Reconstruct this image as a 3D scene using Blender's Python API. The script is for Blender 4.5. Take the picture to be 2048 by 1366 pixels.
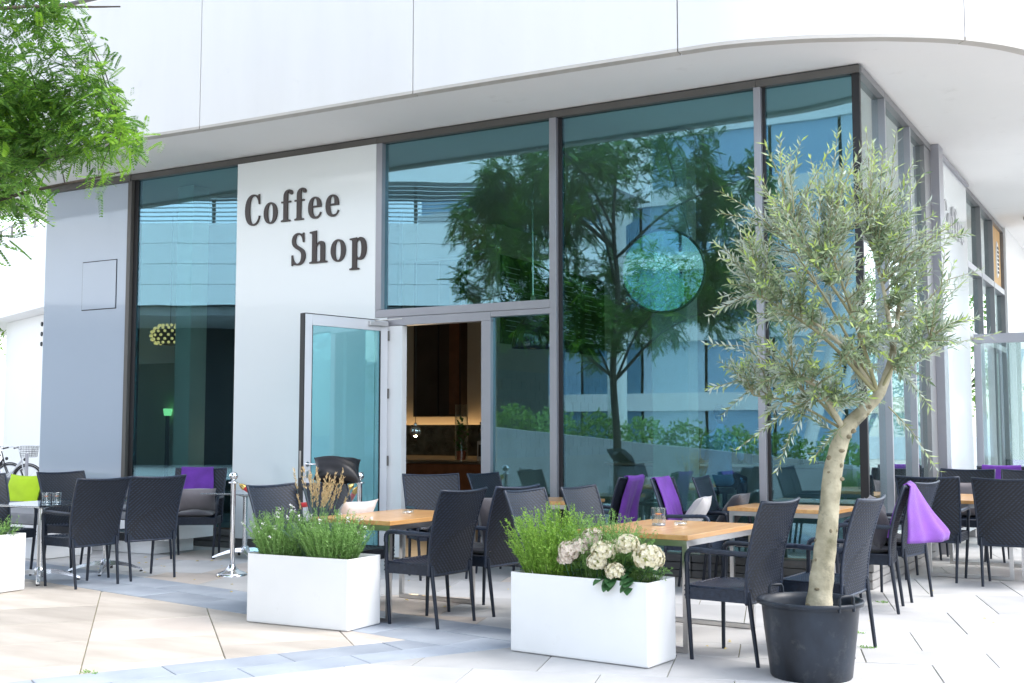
import bpy, bmesh, math, random
import numpy as np
from mathutils import Vector, Matrix
R = math.radians
for _o in list(bpy.data.objects): bpy.data.objects.remove(_o)
scene = bpy.context.scene
col = scene.collection
random.seed(7); rng = np.random.default_rng(7)

# ------------------------------------------------------------------ camera
cam_d = bpy.data.cameras.new('camera'); cam_o = bpy.data.objects.new('camera', cam_d); col.objects.link(cam_o)
cam_o.location = (2.438, -10.792, 1.40)
cam_o.rotation_euler = (R(90 + 4.44), 0, R(29.57))
cam_d.sensor_width = 36; cam_d.lens = 41.2; cam_d.clip_start = 0.1; cam_d.clip_end = 2000
scene.camera = cam_o
scene.render.resolution_x, scene.render.resolution_y = 1024, 683
# ------------------------------------------------------------------ sky, sun, exposure
SUN_AZ, SUN_EL = 22.0, 54.0           # towards the sun: degrees from +X, counter-clockwise; elevation
sun_dir = Vector((math.cos(R(SUN_AZ)) * math.cos(R(SUN_EL)), math.sin(R(SUN_AZ)) * math.cos(R(SUN_EL)), math.sin(R(SUN_EL))))
world = bpy.data.worlds.new('World'); scene.world = world; world.use_nodes = True
wn = world.node_tree; bgn = wn.nodes['Background']
sky = wn.nodes.new('ShaderNodeTexSky'); sky.sky_type = 'NISHITA'; sky.sun_disc = False
sky.sun_elevation = R(SUN_EL); sky.sun_rotation = math.atan2(sun_dir.x, sun_dir.y)
sky.air_density = 1.0; sky.dust_density = 1.2; sky.ozone_density = 0.6; sky.altitude = 100
hs = wn.nodes.new('ShaderNodeHueSaturation'); hs.inputs['Saturation'].default_value = 0.45      # bright hazy sky
wn.links.new(sky.outputs[0], hs.inputs['Color']); wn.links.new(hs.outputs[0], bgn.inputs[0]); bgn.inputs[1].default_value = 0.15
sun_d = bpy.data.lights.new('sun', 'SUN'); sun = bpy.data.objects.new('sun', sun_d); col.objects.link(sun)
sun_d.energy = 0.8; sun_d.angle = R(30); sun_d.color = (1.0, 0.96, 0.91)
sun.rotation_euler = sun_dir.to_track_quat('Z', 'Y').to_euler(); sun.location = (10, -20, 30)
vs = scene.view_settings; vs.view_transform = 'Standard'; vs.look = 'None'; vs.gamma = 1; vs.use_curve_mapping = False
vs.exposure = 2.08

# ------------------------------------------------------------------ materials
MATS = {}
def nd(t, typ, **kw):
    n = t.nodes.new(typ)
    for k, v in kw.items(): setattr(n, k, v)
    return n
def mat(name, color, rough=0.5, metal=0.0, var=0.0, vscale=3.0, bump=0.0, bscale=60.0, color2=None, spec=0.5, coat=0.0, stretch=(1, 1, 1), sheen=0.0, detail=4.0):
    if name in MATS: return MATS[name]
    m = bpy.data.materials.new(name); m.use_nodes = True; t = m.node_tree; p = t.nodes['Principled BSDF']
    p.inputs['Roughness'].default_value = rough; p.inputs['Metallic'].default_value = metal
    p.inputs['Specular IOR Level'].default_value = spec; p.inputs['Coat Weight'].default_value = coat
    if sheen: p.inputs['Sheen Weight'].default_value = sheen; p.inputs['Sheen Roughness'].default_value = .5
    c = (*color, 1); p.inputs['Base Color'].default_value = c
    tc = nd(t, 'ShaderNodeTexCoord'); mp = nd(t, 'ShaderNodeMapping'); mp.inputs['Scale'].default_value = stretch
    t.links.new(tc.outputs['Object'], mp.inputs[0])
    if var or color2:
        n = nd(t, 'ShaderNodeTexNoise'); n.inputs['Scale'].default_value = vscale; n.inputs['Detail'].default_value = detail
        t.links.new(mp.outputs[0], n.inputs['Vector'])
        r = nd(t, 'ShaderNodeValToRGB'); r.color_ramp.elements[0].position = .3; r.color_ramp.elements[1].position = .7
        c2 = color2 or color
        r.color_ramp.elements[0].color = (*[max(0, x * (1 - var)) for x in color], 1)
        r.color_ramp.elements[1].color = (*[min(1, x * (1 + var)) for x in c2], 1)
        t.links.new(n.outputs['Fac'], r.inputs[0]); t.links.new(r.outputs[0], p.inputs['Base Color'])
    if bump:
        n = nd(t, 'ShaderNodeTexNoise'); n.inputs['Scale'].default_value = bscale; n.inputs['Detail'].default_value = 3
        t.links.new(mp.outputs[0], n.inputs['Vector'])
        b = nd(t, 'ShaderNodeBump'); b.inputs['Strength'].default_value = bump; b.inputs['Distance'].default_value = .01
        t.links.new(n.outputs['Fac'], b.inputs['Height']); t.links.new(b.outputs[0], p.inputs['Normal'])
    MATS[name] = m; return m
def glassmat(name, trans, refl, base, rough=0.002, wave=0.0):
    m = bpy.data.materials.new(name); m.use_nodes = True; t = m.node_tree; t.nodes.clear()
    o = nd(t, 'ShaderNodeOutputMaterial'); tr = nd(t, 'ShaderNodeBsdfTransparent'); gl = nd(t, 'ShaderNodeBsdfGlossy'); mx = nd(t, 'ShaderNodeMixShader')
    tr.inputs[0].default_value = (*trans, 1); gl.inputs[0].default_value = (*refl, 1); gl.inputs['Roughness'].default_value = rough
    lw = nd(t, 'ShaderNodeLayerWeight'); lw.inputs[0].default_value = 0.5; pw = nd(t, 'ShaderNodeMath', operation='POWER'); pw.inputs[1].default_value = 3.5; t.links.new(lw.outputs['Facing'], pw.inputs[0])
    mr = nd(t, 'ShaderNodeMapRange'); mr.inputs['To Min'].default_value = base; mr.inputs['To Max'].default_value = 1.0
    t.links.new(pw.outputs[0], mr.inputs[0]); t.links.new(mr.outputs[0], mx.inputs[0])
    t.links.new(tr.outputs[0], mx.inputs[1]); t.links.new(gl.outputs[0], mx.inputs[2]); t.links.new(mx.outputs[0], o.inputs[0])
    if wave:
        tc = nd(t, 'ShaderNodeTexCoord'); n = nd(t, 'ShaderNodeTexNoise'); n.inputs['Scale'].default_value = 1.2; n.inputs['Detail'].default_value = 1
        b = nd(t, 'ShaderNodeBump'); b.inputs['Strength'].default_value = 1; b.inputs['Distance'].default_value = wave
        t.links.new(tc.outputs['Object'], n.inputs['Vector']); t.links.new(n.outputs['Fac'], b.inputs['Height']); t.links.new(b.outputs[0], gl.inputs['Normal'])
    MATS[name] = m; return m
def emis(name, color, s):
    m = bpy.data.materials.new(name); m.use_nodes = True; t = m.node_tree; p = t.nodes['Principled BSDF']
    p.inputs['Base Color'].default_value = (*color, 1); p.inputs['Emission Color'].default_value = (*color, 1); p.inputs['Emission Strength'].default_value = s
    MATS[name] = m; return m
def leafmat(name, c1, c2, back=None, transl=0.35, rough=0.45, spec=.4):
    m = bpy.data.materials.new(name); m.use_nodes = True; t = m.node_tree; p = t.nodes['Principled BSDF']; o = t.nodes['Material Output']
    g = nd(t, 'ShaderNodeNewGeometry'); r = nd(t, 'ShaderNodeValToRGB')
    r.color_ramp.elements[0].color = (*c1, 1); r.color_ramp.elements[1].color = (*c2, 1)
    t.links.new(g.outputs['Random Per Island'], r.inputs[0]); src = r.outputs[0]
    if back:
        mx = nd(t, 'ShaderNodeMix', data_type='RGBA'); mx.inputs[7].default_value = (*back, 1)
        t.links.new(g.outputs['Backfacing'], mx.inputs[0]); t.links.new(src, mx.inputs[6]); src = mx.outputs[2]
    t.links.new(src, p.inputs['Base Color']); p.inputs['Roughness'].default_value = rough; p.inputs['Specular IOR Level'].default_value = spec
    tl = nd(t, 'ShaderNodeBsdfTranslucent'); t.links.new(src, tl.inputs[0]); ms = nd(t, 'ShaderNodeMixShader'); ms.inputs[0].default_value = transl
    t.links.new(p.outputs[0], ms.inputs[1]); t.links.new(tl.outputs[0], ms.inputs[2]); t.links.new(ms.outputs[0], o.inputs[0])
    MATS[name] = m; return m
def woodmat(name, c1, c2, axis=1, rough=.35, scale=1.0):
    m = bpy.data.materials.new(name); m.use_nodes = True; t = m.node_tree; p = t.nodes['Principled BSDF']
    tc = nd(t, 'ShaderNodeTexCoord'); mp = nd(t, 'ShaderNodeMapping')
    s = [18 * scale, 18 * scale, 18 * scale]; s[axis] = 1.1 * scale; mp.inputs['Scale'].default_value = s
    n = nd(t, 'ShaderNodeTexNoise'); n.inputs['Scale'].default_value = 1; n.inputs['Detail'].default_value = 6; n.inputs['Roughness'].default_value = .65
    r = nd(t, 'ShaderNodeValToRGB'); r.color_ramp.elements[0].position = .3; r.color_ramp.elements[1].position = .72
    r.color_ramp.elements[0].color = (*c1, 1); r.color_ramp.elements[1].color = (*c2, 1)
    t.links.new(tc.outputs['Object'], mp.inputs[0]); t.links.new(mp.outputs[0], n.inputs['Vector']); t.links.new(n.outputs['Fac'], r.inputs[0])
    t.links.new(r.outputs[0], p.inputs['Base Color']); p.inputs['Roughness'].default_value = rough; p.inputs['Coat Weight'].default_value = .35; p.inputs['Coat Roughness'].default_value = .15
    MATS[name] = m; return m

mat('white_fascia', (.705, .695, .685), .45, var=.03, vscale=1.6, stretch=(1.4, 1.4, .22), detail=6)
mat('fascia_shade', (.50, .47, .43), .6, var=.05)  # shade on the fascia's underside put into a darker colour
mat('soffit', (.80, .79, .775), .8, var=.03, vscale=.6, bump=.1, bscale=120)
mat('white_panel', (.80, .83, .83), .12, coat=.3, spec=.5)
mat('grey_panel', (.43, .49, .57), .08, spec=.5, coat=.35)
mat('white_paint', (.80, .80, .80), .5, var=.02)
mat('frame_mid', (.22, .22, .225), .42, metal=.3, var=.04)
mat('frame_dark', (.115, .108, .10), .45, metal=.2, var=.05)
mat('frame_light', (.36, .36, .39), .38, metal=.55, var=.03)
mat('door_frame', (.66, .67, .70), .35, metal=.15)
mat('gasket', (.012, .012, .014), .5)
mat('plinth', (.10, .10, .10), .6, var=.12, vscale=8)
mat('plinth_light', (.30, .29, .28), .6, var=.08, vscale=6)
mat('steel', (.62, .61, .60), .28, metal=1.0, var=.04, vscale=14, stretch=(1, 1, 6))
mat('chrome', (.82, .82, .83), .06, metal=1.0)
mat('alu_cast', (.72, .73, .75), .22, metal=1.0, var=.05, vscale=20)
mat('brass', (.75, .52, .18), .22, metal=1.0)
mat('red_velvet', (.45, .008, .012), .75, sheen=.6)
mat('rattan', (.0155, .0225, .039), .34, var=.35, vscale=40, spec=.42)
mat('rattan_back', (.006, .007, .010), .6)
mat('chair_leg', (.013, .018, .030), .40, metal=.1, spec=.4)
mat('cushion_dark', (.036, .033, .041), .9, var=.12, vscale=9, bump=.25, bscale=400, sheen=.3)
mat('cushion_taupe', (.20, .175, .185), .9, var=.08, vscale=9, bump=.25, bscale=400, sheen=.3)
mat('cushion_pale', (.50, .47, .46), .9, var=.05, vscale=9, bump=.25, bscale=400, sheen=.3)
mat('cushion_lime', (.46, .66, .02), .85, var=.06, vscale=6, bump=.2, bscale=400)
mat('cushion_black', (.004, .004, .006), .42, spec=.35)
mat('throw_purple', (.125, .030, .285), .9, var=.2, vscale=7, bump=.3, bscale=500, sheen=.1)
mat('throw_lilac', (.17, .050, .33), .9, var=.14, vscale=7, bump=.3, bscale=500, sheen=.15)
mat('sofa_grey', (.135, .14, .155), .85, var=.08, vscale=6, bump=.15, bscale=300)
mat('sofa_seat', (.22, .225, .24), .8, var=.08, vscale=6, bump=.15, bscale=300)
mat('planter_white', (.77, .77, .765), .5, var=.03, vscale=2.2, bump=.08, bscale=7)
mat('soil', (.035, .025, .018), .95, var=.4, vscale=30, bump=.8, bscale=60)
mat('pot_black', (.0055, .0085, .0145), .36, var=.5, vscale=5, spec=.3, color2=(.016, .022, .032), stretch=(1, 1, .5))
mat('olive_bark', (.22, .20, .12), .85, var=.3, vscale=6, color2=(.42, .375, .27), bump=.9, bscale=22)
mat('olive_knot', (.19, .16, .10), .95, var=.4, vscale=30, bump=1, bscale=60)
mat('olive_twig', (.26, .24, .13), .8, var=.15)
mat('bark', (.05, .040, .030), .95, var=.4, vscale=8, bump=1, bscale=25, stretch=(1, 1, .3))
mat('letter_brown', (.040, .027, .024), .35)
mat('letter_grey', (.42, .42, .43), .4)
mat('concrete', (.33, .33, .33), .85, var=.12, vscale=2.5, bump=.3, bscale=40)
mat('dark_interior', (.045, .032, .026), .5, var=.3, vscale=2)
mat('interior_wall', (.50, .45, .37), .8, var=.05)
mat('interior_floor', (.22, .17, .13), .35, var=.2, vscale=5)
mat('interior_ceiling', (.62, .62, .62), .8)
mat('board_black', (.006, .007, .008), .6)
mat('chalk', (.55, .57, .55), .9)
mat('tile_cream', (.42, .41, .37), .3, var=.06)
mat('relief', (.16, .14, .10), .45, var=.4, vscale=7, bump=.2, bscale=30)
mat('counter_wood', (.15, .06, .03), .4, var=.25, vscale=6, stretch=(1, 6, 1))
mat('terracotta', (.30, .075, .035), .7, var=.1)
mat('mirror', (.80, .84, .83), .015, metal=1.0)
mat('smoke_glass', (.02, .02, .02), .03, spec=1.0, coat=1.0)
mat('orange_board', (.62, .38, .15), .6, var=.1, vscale=5)
mat('skin', (.50, .30, .21), .6)
mat('hair', (.05, .028, .016), .7)
mat('shirt_blue', (.16, .33, .62), .85, var=.1, vscale=9)
mat('trousers', (.03, .035, .06), .9)
mat('rubber', (.015, .015, .016), .7)
mat('bike_silver', (.60, .61, .63), .35, metal=.6)
mat('bike_black', (.02, .02, .022), .4)
mat('red_plastic', (.5, .02, .02), .4)
mat('white_wall', (.82, .82, .81), .7, var=.02, vscale=.4)
mat('louvre', (.45, .46, .46), .4, metal=.4)
mat('dark_void', (.012, .015, .017), .6)
mat('joint_dark', (.12, .12, .12), .8)
woodmat('table_wood', (.46, .215, .070), (.68, .41, .165), axis=1, rough=.32)
glassmat('glass_main', (.72, .90, .89), (.34, .56, .68), .25, wave=.0005)
glassmat('glass_side', (.70, .80, .79), (.88, .95, .95), .30, wave=.0012)
glassmat('glass_door', (.60, .83, .86), (.72, .92, .96), .10)
glassmat('glass_clear', (.94, .97, .97), (1, 1, 1), .05)
glassmat('glass_cup', (.86, .91, .92), (1, 1, 1), .13)
glassmat('glass_table', (.62, .70, .72), (.95, .97, 1), .24)
glassmat('glass_blue', (.03, .06, .10), (.55, .75, .95), .55)
mat('pane_blue', (.30, .46, .62), .12, spec=.8); mat('pane_blue_pale', (.48, .60, .70), .12, spec=.8); mat('pane_blue_deep', (.14, .27, .38), .12, spec=.8); emis('lamp_warm', (1.0, .72, .30), .25); emis('led_warm', (1.0, .64, .30), 1.8); emis('candle_green', (.35, .95, .40), .35); emis('beam_warm', (1.0, .80, .42), 1.6)
mat('water', (.75, .80, .80), .05)
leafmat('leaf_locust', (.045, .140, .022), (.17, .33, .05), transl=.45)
leafmat('leaf_locust_lit', (.17, .36, .03), (.27, .47, .045), transl=.5)  # sunlit copy of the locust leaf, the light put into the colour
leafmat('leaf_olive', (.085, .14, .07), (.29, .36, .20), back=(.46, .52, .44), transl=.25, rough=.35)
leafmat('leaf_olive_lit', (.30, .42, .09), (.42, .52, .14), back=(.42, .50, .26), transl=.35)  # backlit yellow-green of the olive tips put into the leaf colour
leafmat('leaf_bright', (.17, .36, .035), (.36, .56, .10), transl=.4)
leafmat('leaf_fresh', (.16, .33, .07), (.33, .53, .18), transl=.4)
leafmat('leaf_deep', (.030, .10, .035), (.07, .17, .06), transl=.2, rough=.35)
leafmat('leaf_grassblue', (.10, .20, .14), (.20, .30, .22), transl=.3)
leafmat('seed_head', (.48, .34, .17), (.66, .50, .28), transl=.3)
leafmat('petal_cream', (.76, .70, .46), (.86, .80, .66), transl=.3)
leafmat('petal_pink', (.74, .60, .52), (.80, .74, .62), transl=.3)
leafmat('petal_green', (.52, .62, .18), (.72, .74, .40), transl=.3)
leafmat('petal_yellow', (.72, .60, .16), (.80, .68, .36), transl=.3)
leafmat('petal_orange', (.75, .16, .02), (.80, .30, .05), transl=.3)
leafmat('petal_white', (.78, .74, .76), (.82, .80, .82), transl=.3)
leafmat('leaf_far', (.10, .22, .03), (.22, .38, .06), transl=.4)
leafmat('leaf_yellow', (.62, .42, .03), (.70, .55, .08), transl=.2)
leafmat('leaf_house', (.03, .11, .02), (.07, .22, .04), transl=.3)

def objvar(name, lo, hi):       # each thing made of this a little lighter or darker than the next
    t = MATS[name].node_tree; p = t.nodes['Principled BSDF']; g = nd(t, 'ShaderNodeObjectInfo'); h = nd(t, 'ShaderNodeHueSaturation'); mr = nd(t, 'ShaderNodeMapRange'); mr.inputs['To Min'].default_value = lo; mr.inputs['To Max'].default_value = hi
    t.links.new(g.outputs['Random'], mr.inputs[0]); t.links.new(mr.outputs[0], h.inputs['Value']); src = p.inputs['Base Color'].links[0].from_socket; t.links.new(src, h.inputs['Color']); t.links.new(h.outputs[0], p.inputs['Base Color'])
objvar('rattan', .75, 1.4)
def scuff(name, col_, lo, hi, scale, amount):      # marks and dirt with a shape of their own
    t = MATS[name].node_tree; p = t.nodes['Principled BSDF']; tc = nd(t, 'ShaderNodeTexCoord'); n = nd(t, 'ShaderNodeTexNoise'); n.inputs['Scale'].default_value = scale; n.inputs['Detail'].default_value = 9; n.inputs['Roughness'].default_value = .7
    r = nd(t, 'ShaderNodeMapRange'); r.inputs['From Min'].default_value = lo; r.inputs['From Max'].default_value = hi; r.inputs['To Max'].default_value = amount; mx = nd(t, 'ShaderNodeMix', data_type='RGBA'); mx.inputs[7].default_value = (*col_, 1)
    t.links.new(tc.outputs['Object'], n.inputs['Vector']); t.links.new(n.outputs['Fac'], r.inputs[0]); t.links.new(r.outputs[0], mx.inputs[0]); t.links.new(p.inputs['Base Color'].links[0].from_socket, mx.inputs[6]); t.links.new(mx.outputs[2], p.inputs['Base Color'])
scuff('planter_white', (.42, .38, .32), .62, .78, 9, .22); scuff('pot_black', (.13, .13, .125), .56, .74, 8, .38); scuff('soffit', (.50, .48, .44), .60, .78, 2.5, .35); scuff('white_fascia', (.52, .51, .48), .60, .80, 3, .25); scuff('olive_bark', (.09, .085, .06), .55, .66, 9, .75)
# paving stone materials
def stone(name, c, c2, vs=1.6, streak=(1, 1, 1)):
    m = mat(name, c, .62, var=.075, vscale=vs, color2=c2, bump=.12, bscale=90, stretch=streak, detail=8, spec=.35)
    t = m.node_tree; p = t.nodes['Principled BSDF']; g = nd(t, 'ShaderNodeObjectInfo'); h = nd(t, 'ShaderNodeHueSaturation')
    mr = nd(t, 'ShaderNodeMapRange'); mr.inputs['To Min'].default_value = .84; mr.inputs['To Max'].default_value = 1.10
    t.links.new(g.outputs['Random'], mr.inputs[0]); t.links.new(mr.outputs[0], h.inputs['Value'])
    l = p.inputs['Base Color'].links[0]; src = l.from_socket; t.links.new(src, h.inputs['Color']); t.links.new(h.outputs[0], p.inputs['Base Color'])
stone('stone_pale', (.425, .423, .422), (.50, .494, .487))
stone('stone_pink', (.45, .395, .35), (.53, .475, .43))
stone('stone_beige', (.425, .374, .322), (.505, .457, .405), 1.2, (1, 3.5, 1))
def stain(n): scuff(n, (.22, .20, .17), .58, .75, 3.2, .35)
stone('stone_blue', (.27, .305, .36), (.345, .38, .43), 2.2)
for n_ in ('stone_pale', 'stone_pink', 'stone_beige', 'stone_blue'): stain(n_)
mat('joint', (.30, .27, .20), .95, var=.3, vscale=20, color2=(.22, .24, .10))
mat('ground_far', (.45, .45, .44), .85, var=.08, vscale=.5)

# ------------------------------------------------------------------ mesh helpers
class MB:
    def __init__(s): s.v = []; s.f = []; s.sm = []
    def add(s, v, f, smooth=False):
        n = len(s.v); s.v += [tuple(p) for p in v]; s.f += [tuple(i + n for i in q) for q in f]; s.sm += [smooth] * len(f); return s
    def box(s, a, b):
        x0, y0, z0 = a; x1, y1, z1 = b
        return s.add([(x0, y0, z0), (x1, y0, z0), (x1, y1, z0), (x0, y1, z0), (x0, y0, z1), (x1, y0, z1), (x1, y1, z1), (x0, y1, z1)],
                     [(0, 3, 2, 1), (4, 5, 6, 7), (0, 1, 5, 4), (1, 2, 6, 5), (2, 3, 7, 6), (3, 0, 4, 7)])
    def rbox(s, a, b, r=.01):   # chamfered box
        bm = bmesh.new(); bmesh.ops.create_cube(bm, size=1)
        for v in bm.verts: v.co = Vector([(a[i] + b[i]) / 2 + v.co[i] * (b[i] - a[i]) for i in range(3)])
        bmesh.ops.bevel(bm, geom=list(bm.edges), offset=r, segments=2, affect='EDGES', profile=.7)
        bm.verts.ensure_lookup_table(); v = [tuple(x.co) for x in bm.verts]; f = [tuple(x.index for x in q.verts) for q in bm.faces]; bm.free()
        return s.add(v, f, False)
    def tube(s, pts, rad, n=8, cap=True, smooth=True):
        pts = [Vector(p) for p in pts]; k = len(pts)
        rad = list(rad) if hasattr(rad, '__len__') else [rad] * k
        v = []; f = []; prev = None
        for i, p in enumerate(pts):
            t = (pts[min(i + 1, k - 1)] - pts[max(i - 1, 0)]).normalized()
            if prev is None:
                a = Vector((0, 0, 1)) if abs(t.z) < .9 else Vector((1, 0, 0)); x = t.cross(a).normalized()
            else:
                x = (prev - t * prev.dot(t)).normalized()
            prev = x; y = t.cross(x)
            for j in range(n):
                an = 2 * math.pi * j / n; v.append(p + (x * math.cos(an) + y * math.sin(an)) * rad[i])
        for i in range(k - 1):
            for j in range(n): f.append((i * n + j, i * n + (j + 1) % n, (i + 1) * n + (j + 1) % n, (i + 1) * n + j))
        s.add(v, f, smooth)
        if cap: s.add(v[:n], [tuple(range(n - 1, -1, -1))]); s.add(v[-n:], [tuple(range(n))])
        return s
    def bar(s, p, q, w, h=None, up=(0, 0, 1)):   # rectangular bar between two points
        p, q = Vector(p), Vector(q); h = h or w; t = (q - p).normalized(); u = Vector(up)
        if abs(t.dot(u)) > .95: u = Vector((0, 1, 0))
        x = t.cross(u).normalized() * w / 2; y = x.cross(t).normalized() * h / 2
        v = [p - x - y, p + x - y, p + x + y, p - x + y, q - x - y, q + x - y, q + x + y, q - x + y]
        return s.add(v, [(0, 1, 2, 3), (7, 6, 5, 4), (0, 4, 5, 1), (1, 5, 6, 2), (2, 6, 7, 3), (3, 7, 4, 0)])
    def lathe(s, prof, n=24, c=(0, 0, 0), smooth=True, cap=True):
        v = []; f = []; k = len(prof)
        for r, zz in prof:
            for j in range(n): an = 2 * math.pi * j / n; v.append((c[0] + r * math.cos(an), c[1] + r * math.sin(an), c[2] + zz))
        for i in range(k - 1):
            for j in range(n): f.append((i * n + j, i * n + (j + 1) % n, (i + 1) * n + (j + 1) % n, (i + 1) * n + j))
        s.add(v, f, smooth)
        if cap:
            if prof[0][0] > 1e-4: s.add(v[:n], [tuple(range(n - 1, -1, -1))])
            if prof[-1][0] > 1e-4: s.add(v[-n:], [tuple(range(n))])
        return s
    def sphere(s, c, r, n=16, m=10, sc=(1, 1, 1)):
        prof = [(max(r * math.sin(math.pi * i / m), 1e-5), -r * math.cos(math.pi * i / m)) for i in range(m + 1)]
        a = MB().lathe(prof, n, cap=False); return s.add([(c[0] + x * sc[0], c[1] + y * sc[1], c[2] + zz * sc[2]) for x, y, zz in a.v], a.f, True)
    def prism(s, poly, z0, z1, ch=0.0):
        n = len(poly)
        if ch:
            cx = sum(p[0] for p in poly) / n; cy = sum(p[1] for p in poly) / n
            ins = []
            for x, y in poly:
                d = math.hypot(cx - x, cy - y) or 1; ins.append((x + (cx - x) / d * ch * 1.3, y + (cy - y) / d * ch * 1.3))
            v = [(*p, z0) for p in poly] + [(*p, z1 - ch) for p in poly] + [(*p, z1) for p in ins]
            f = [tuple(range(n - 1, -1, -1)), tuple(range(2 * n, 3 * n))]
            for l in (0, 1):
                for i in range(n): j = (i + 1) % n; f.append((l * n + i, l * n + j, (l + 1) * n + j, (l + 1) * n + i))
        else:
            v = [(*p, z0) for p in poly] + [(*p, z1) for p in poly]
            f = [tuple(range(n - 1, -1, -1)), tuple(range(n, 2 * n))] + [(i, (i + 1) % n, n + (i + 1) % n, n + i) for i in range(n)]
        return s.add(v, f)
    def xf(s, M): s.v = [tuple(M @ Vector(p)) for p in s.v]; return s
    def mesh(s, name, m=None):
        me = bpy.data.meshes.new(name); me.from_pydata(s.v, [], s.f)
        me.polygons.foreach_set('use_smooth', s.sm)
        if m: me.materials.append(MATS[m] if isinstance(m, str) else m)
        me.update(); return me
    def build(s, name, m, parent=None, loc=None, **kw):
        return obj(name, s.mesh(name, m), parent, loc, **kw)
def obj(name, me, parent=None, loc=None, rz=None):
    o = bpy.data.objects.new(name, me); col.objects.link(o)
    if parent: o.parent = parent
    if loc is not None: o.location = loc
    if rz is not None: o.rotation_euler[2] = rz
    return o
def tag(o, label=None, cat=None, group=None, kind=None):
    if label: o['label'] = label
    if cat: o['category'] = cat
    if group: o['group'] = group
    if kind: o['kind'] = kind
    return o
def thing(name, label, cat, loc=(0, 0, 0), rz=0.0, group=None):
    o = bpy.data.objects.new(name, None); col.objects.link(o); o.location = loc; o.rotation_euler = (0, 0, rz); o.empty_display_size = .1
    return tag(o, label, cat, group)
def kids(o): return [c for c in bpy.data.objects if c.parent == o]
def dup(root, label, loc, rz=0.0, group=None):
    r = root.copy(); col.objects.link(r); r.location = loc; r.rotation_euler = (0, 0, rz); r['label'] = label
    if group: r['group'] = group
    for ch in TREE[root.name]:
        c = ch.copy(); col.objects.link(c); c.parent = r
        for g in TREE.get(ch.name, []):
            d = g.copy(); col.objects.link(d); d.parent = c
    return r
TREE = {}
def remember(root):
    TREE[root.name] = kids(root)
    for c in TREE[root.name]: TREE[c.name] = kids(c)
def npmesh(name, V, F, m, smooth=False):
    V = np.asarray(V, np.float32); F = np.asarray(F, np.int32); k = F.shape[1]
    me = bpy.data.meshes.new(name); me.vertices.add(len(V)); me.vertices.foreach_set('co', V.ravel())
    me.loops.add(F.size); me.loops.foreach_set('vertex_index', F.ravel())
    me.polygons.add(len(F)); me.polygons.foreach_set('loop_start', np.arange(0, F.size, k, dtype=np.int32))
    try: me.polygons.foreach_set('loop_total', np.full(len(F), k, np.int32))
    except Exception: pass
    me.polygons.foreach_set('use_smooth', np.full(len(F), smooth)); me.materials.append(MATS[m]); me.update(calc_edges=True); me.validate(); return me
class Leaves:    # many small quads, each an island of its own
    def __init__(s): s.v = []; s.f = []; s.n = 0
    def quads(s, V):     # V: (k,4,3)
        V = np.asarray(V, np.float32); k = len(V); s.v.append(V.reshape(-1, 3)); s.f.append(np.arange(k * 4).reshape(k, 4) + s.n); s.n += k * 4
    def blades(s, P, D, N, L, W, fold=.0):   # lens-shaped leaves: two quads sharing a midrib, connected so one island
        P, D, N = [np.asarray(a, float) for a in (P, D, N)]; k = len(P)
        L = np.broadcast_to(np.asarray(L, float), (k,))[:, None]; W = np.broadcast_to(np.asarray(W, float), (k,))[:, None]
        D = D / np.linalg.norm(D, axis=1, keepdims=True); S = np.cross(D, N); S /= np.linalg.norm(S, axis=1, keepdims=True) + 1e-9; N = np.cross(S, D)
        a = P; b = P + D * L; m1 = P + D * L * .45; up = N * W * fold
        v = np.stack([a, m1 + S * W * .5 + up, b, m1 - S * W * .5 + up], 1).reshape(-1, 3)
        s.v.append(v.astype(np.float32)); idx = np.arange(k)[:, None] * 4 + np.array([[0, 1, 2, 3]]); s.f.append(idx + s.n); s.n += k * 4
    def mesh(s, name, m): return npmesh(name, np.concatenate(s.v), np.concatenate(s.f), m)
def catmull(pts, k=8):
    P = [Vector(p) for p in pts]; P = [P[0] * 2 - P[1]] + P + [P[-1] * 2 - P[-2]]; out = []
    for i in range(1, len(P) - 2):
        for j in range(k):
            t = j / k; a, b, c, d = P[i - 1:i + 3]
            out.append(.5 * ((2 * b) + (c - a) * t + (2 * a - 5 * b + 4 * c - d) * t * t + (-a + 3 * b - 3 * c + d) * t ** 3))
    out.append(P[-2]); return out
def unit(n): v = rng.normal(size=(n, 3)); return v / np.linalg.norm(v, axis=1, keepdims=True)
# ================================================================== THE SETTING
g = MB().add([(-400, -400, -.03), (400, -400, -.03), (400, 400, -.03), (-400, 400, -.03)], [(0, 1, 2, 3)]).build('ground', 'ground_far'); tag(g, kind='structure')
PX0, PX1, PY0, PY1 = -14.0, 4.6, -8.2, 11.0
pav = MB().box((PX0, PY0, -.028), (PX1, PY1, -.010)).build('pavement', 'joint'); tag(pav, kind='structure')
def clip(poly, n, d):      # keep n.p >= d
    out = []
    for i in range(len(poly)):
        p, q = poly[i], poly[(i + 1) % len(poly)]; a = n[0] * p[0] + n[1] * p[1] - d; b = n[0] * q[0] + n[1] * q[1] - d
        if a >= 0: out.append(p)
        if a * b < 0: t = a / (a - b); out.append((p[0] + (q[0] - p[0]) * t, p[1] + (q[1] - p[1]) * t))
    return out
def area(p): return abs(sum(p[i][0] * p[(i + 1) % len(p)][1] - p[(i + 1) % len(p)][0] * p[i][1] for i in range(len(p)))) / 2
NA = (.182, .983); NB = (-.883, .469); GAP = .003
BOUNDS = [((1, 0), PX0), ((-1, 0), -PX1), ((0, 1), PY0), ((0, -1), -PY1)]
nslab = 0
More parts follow.
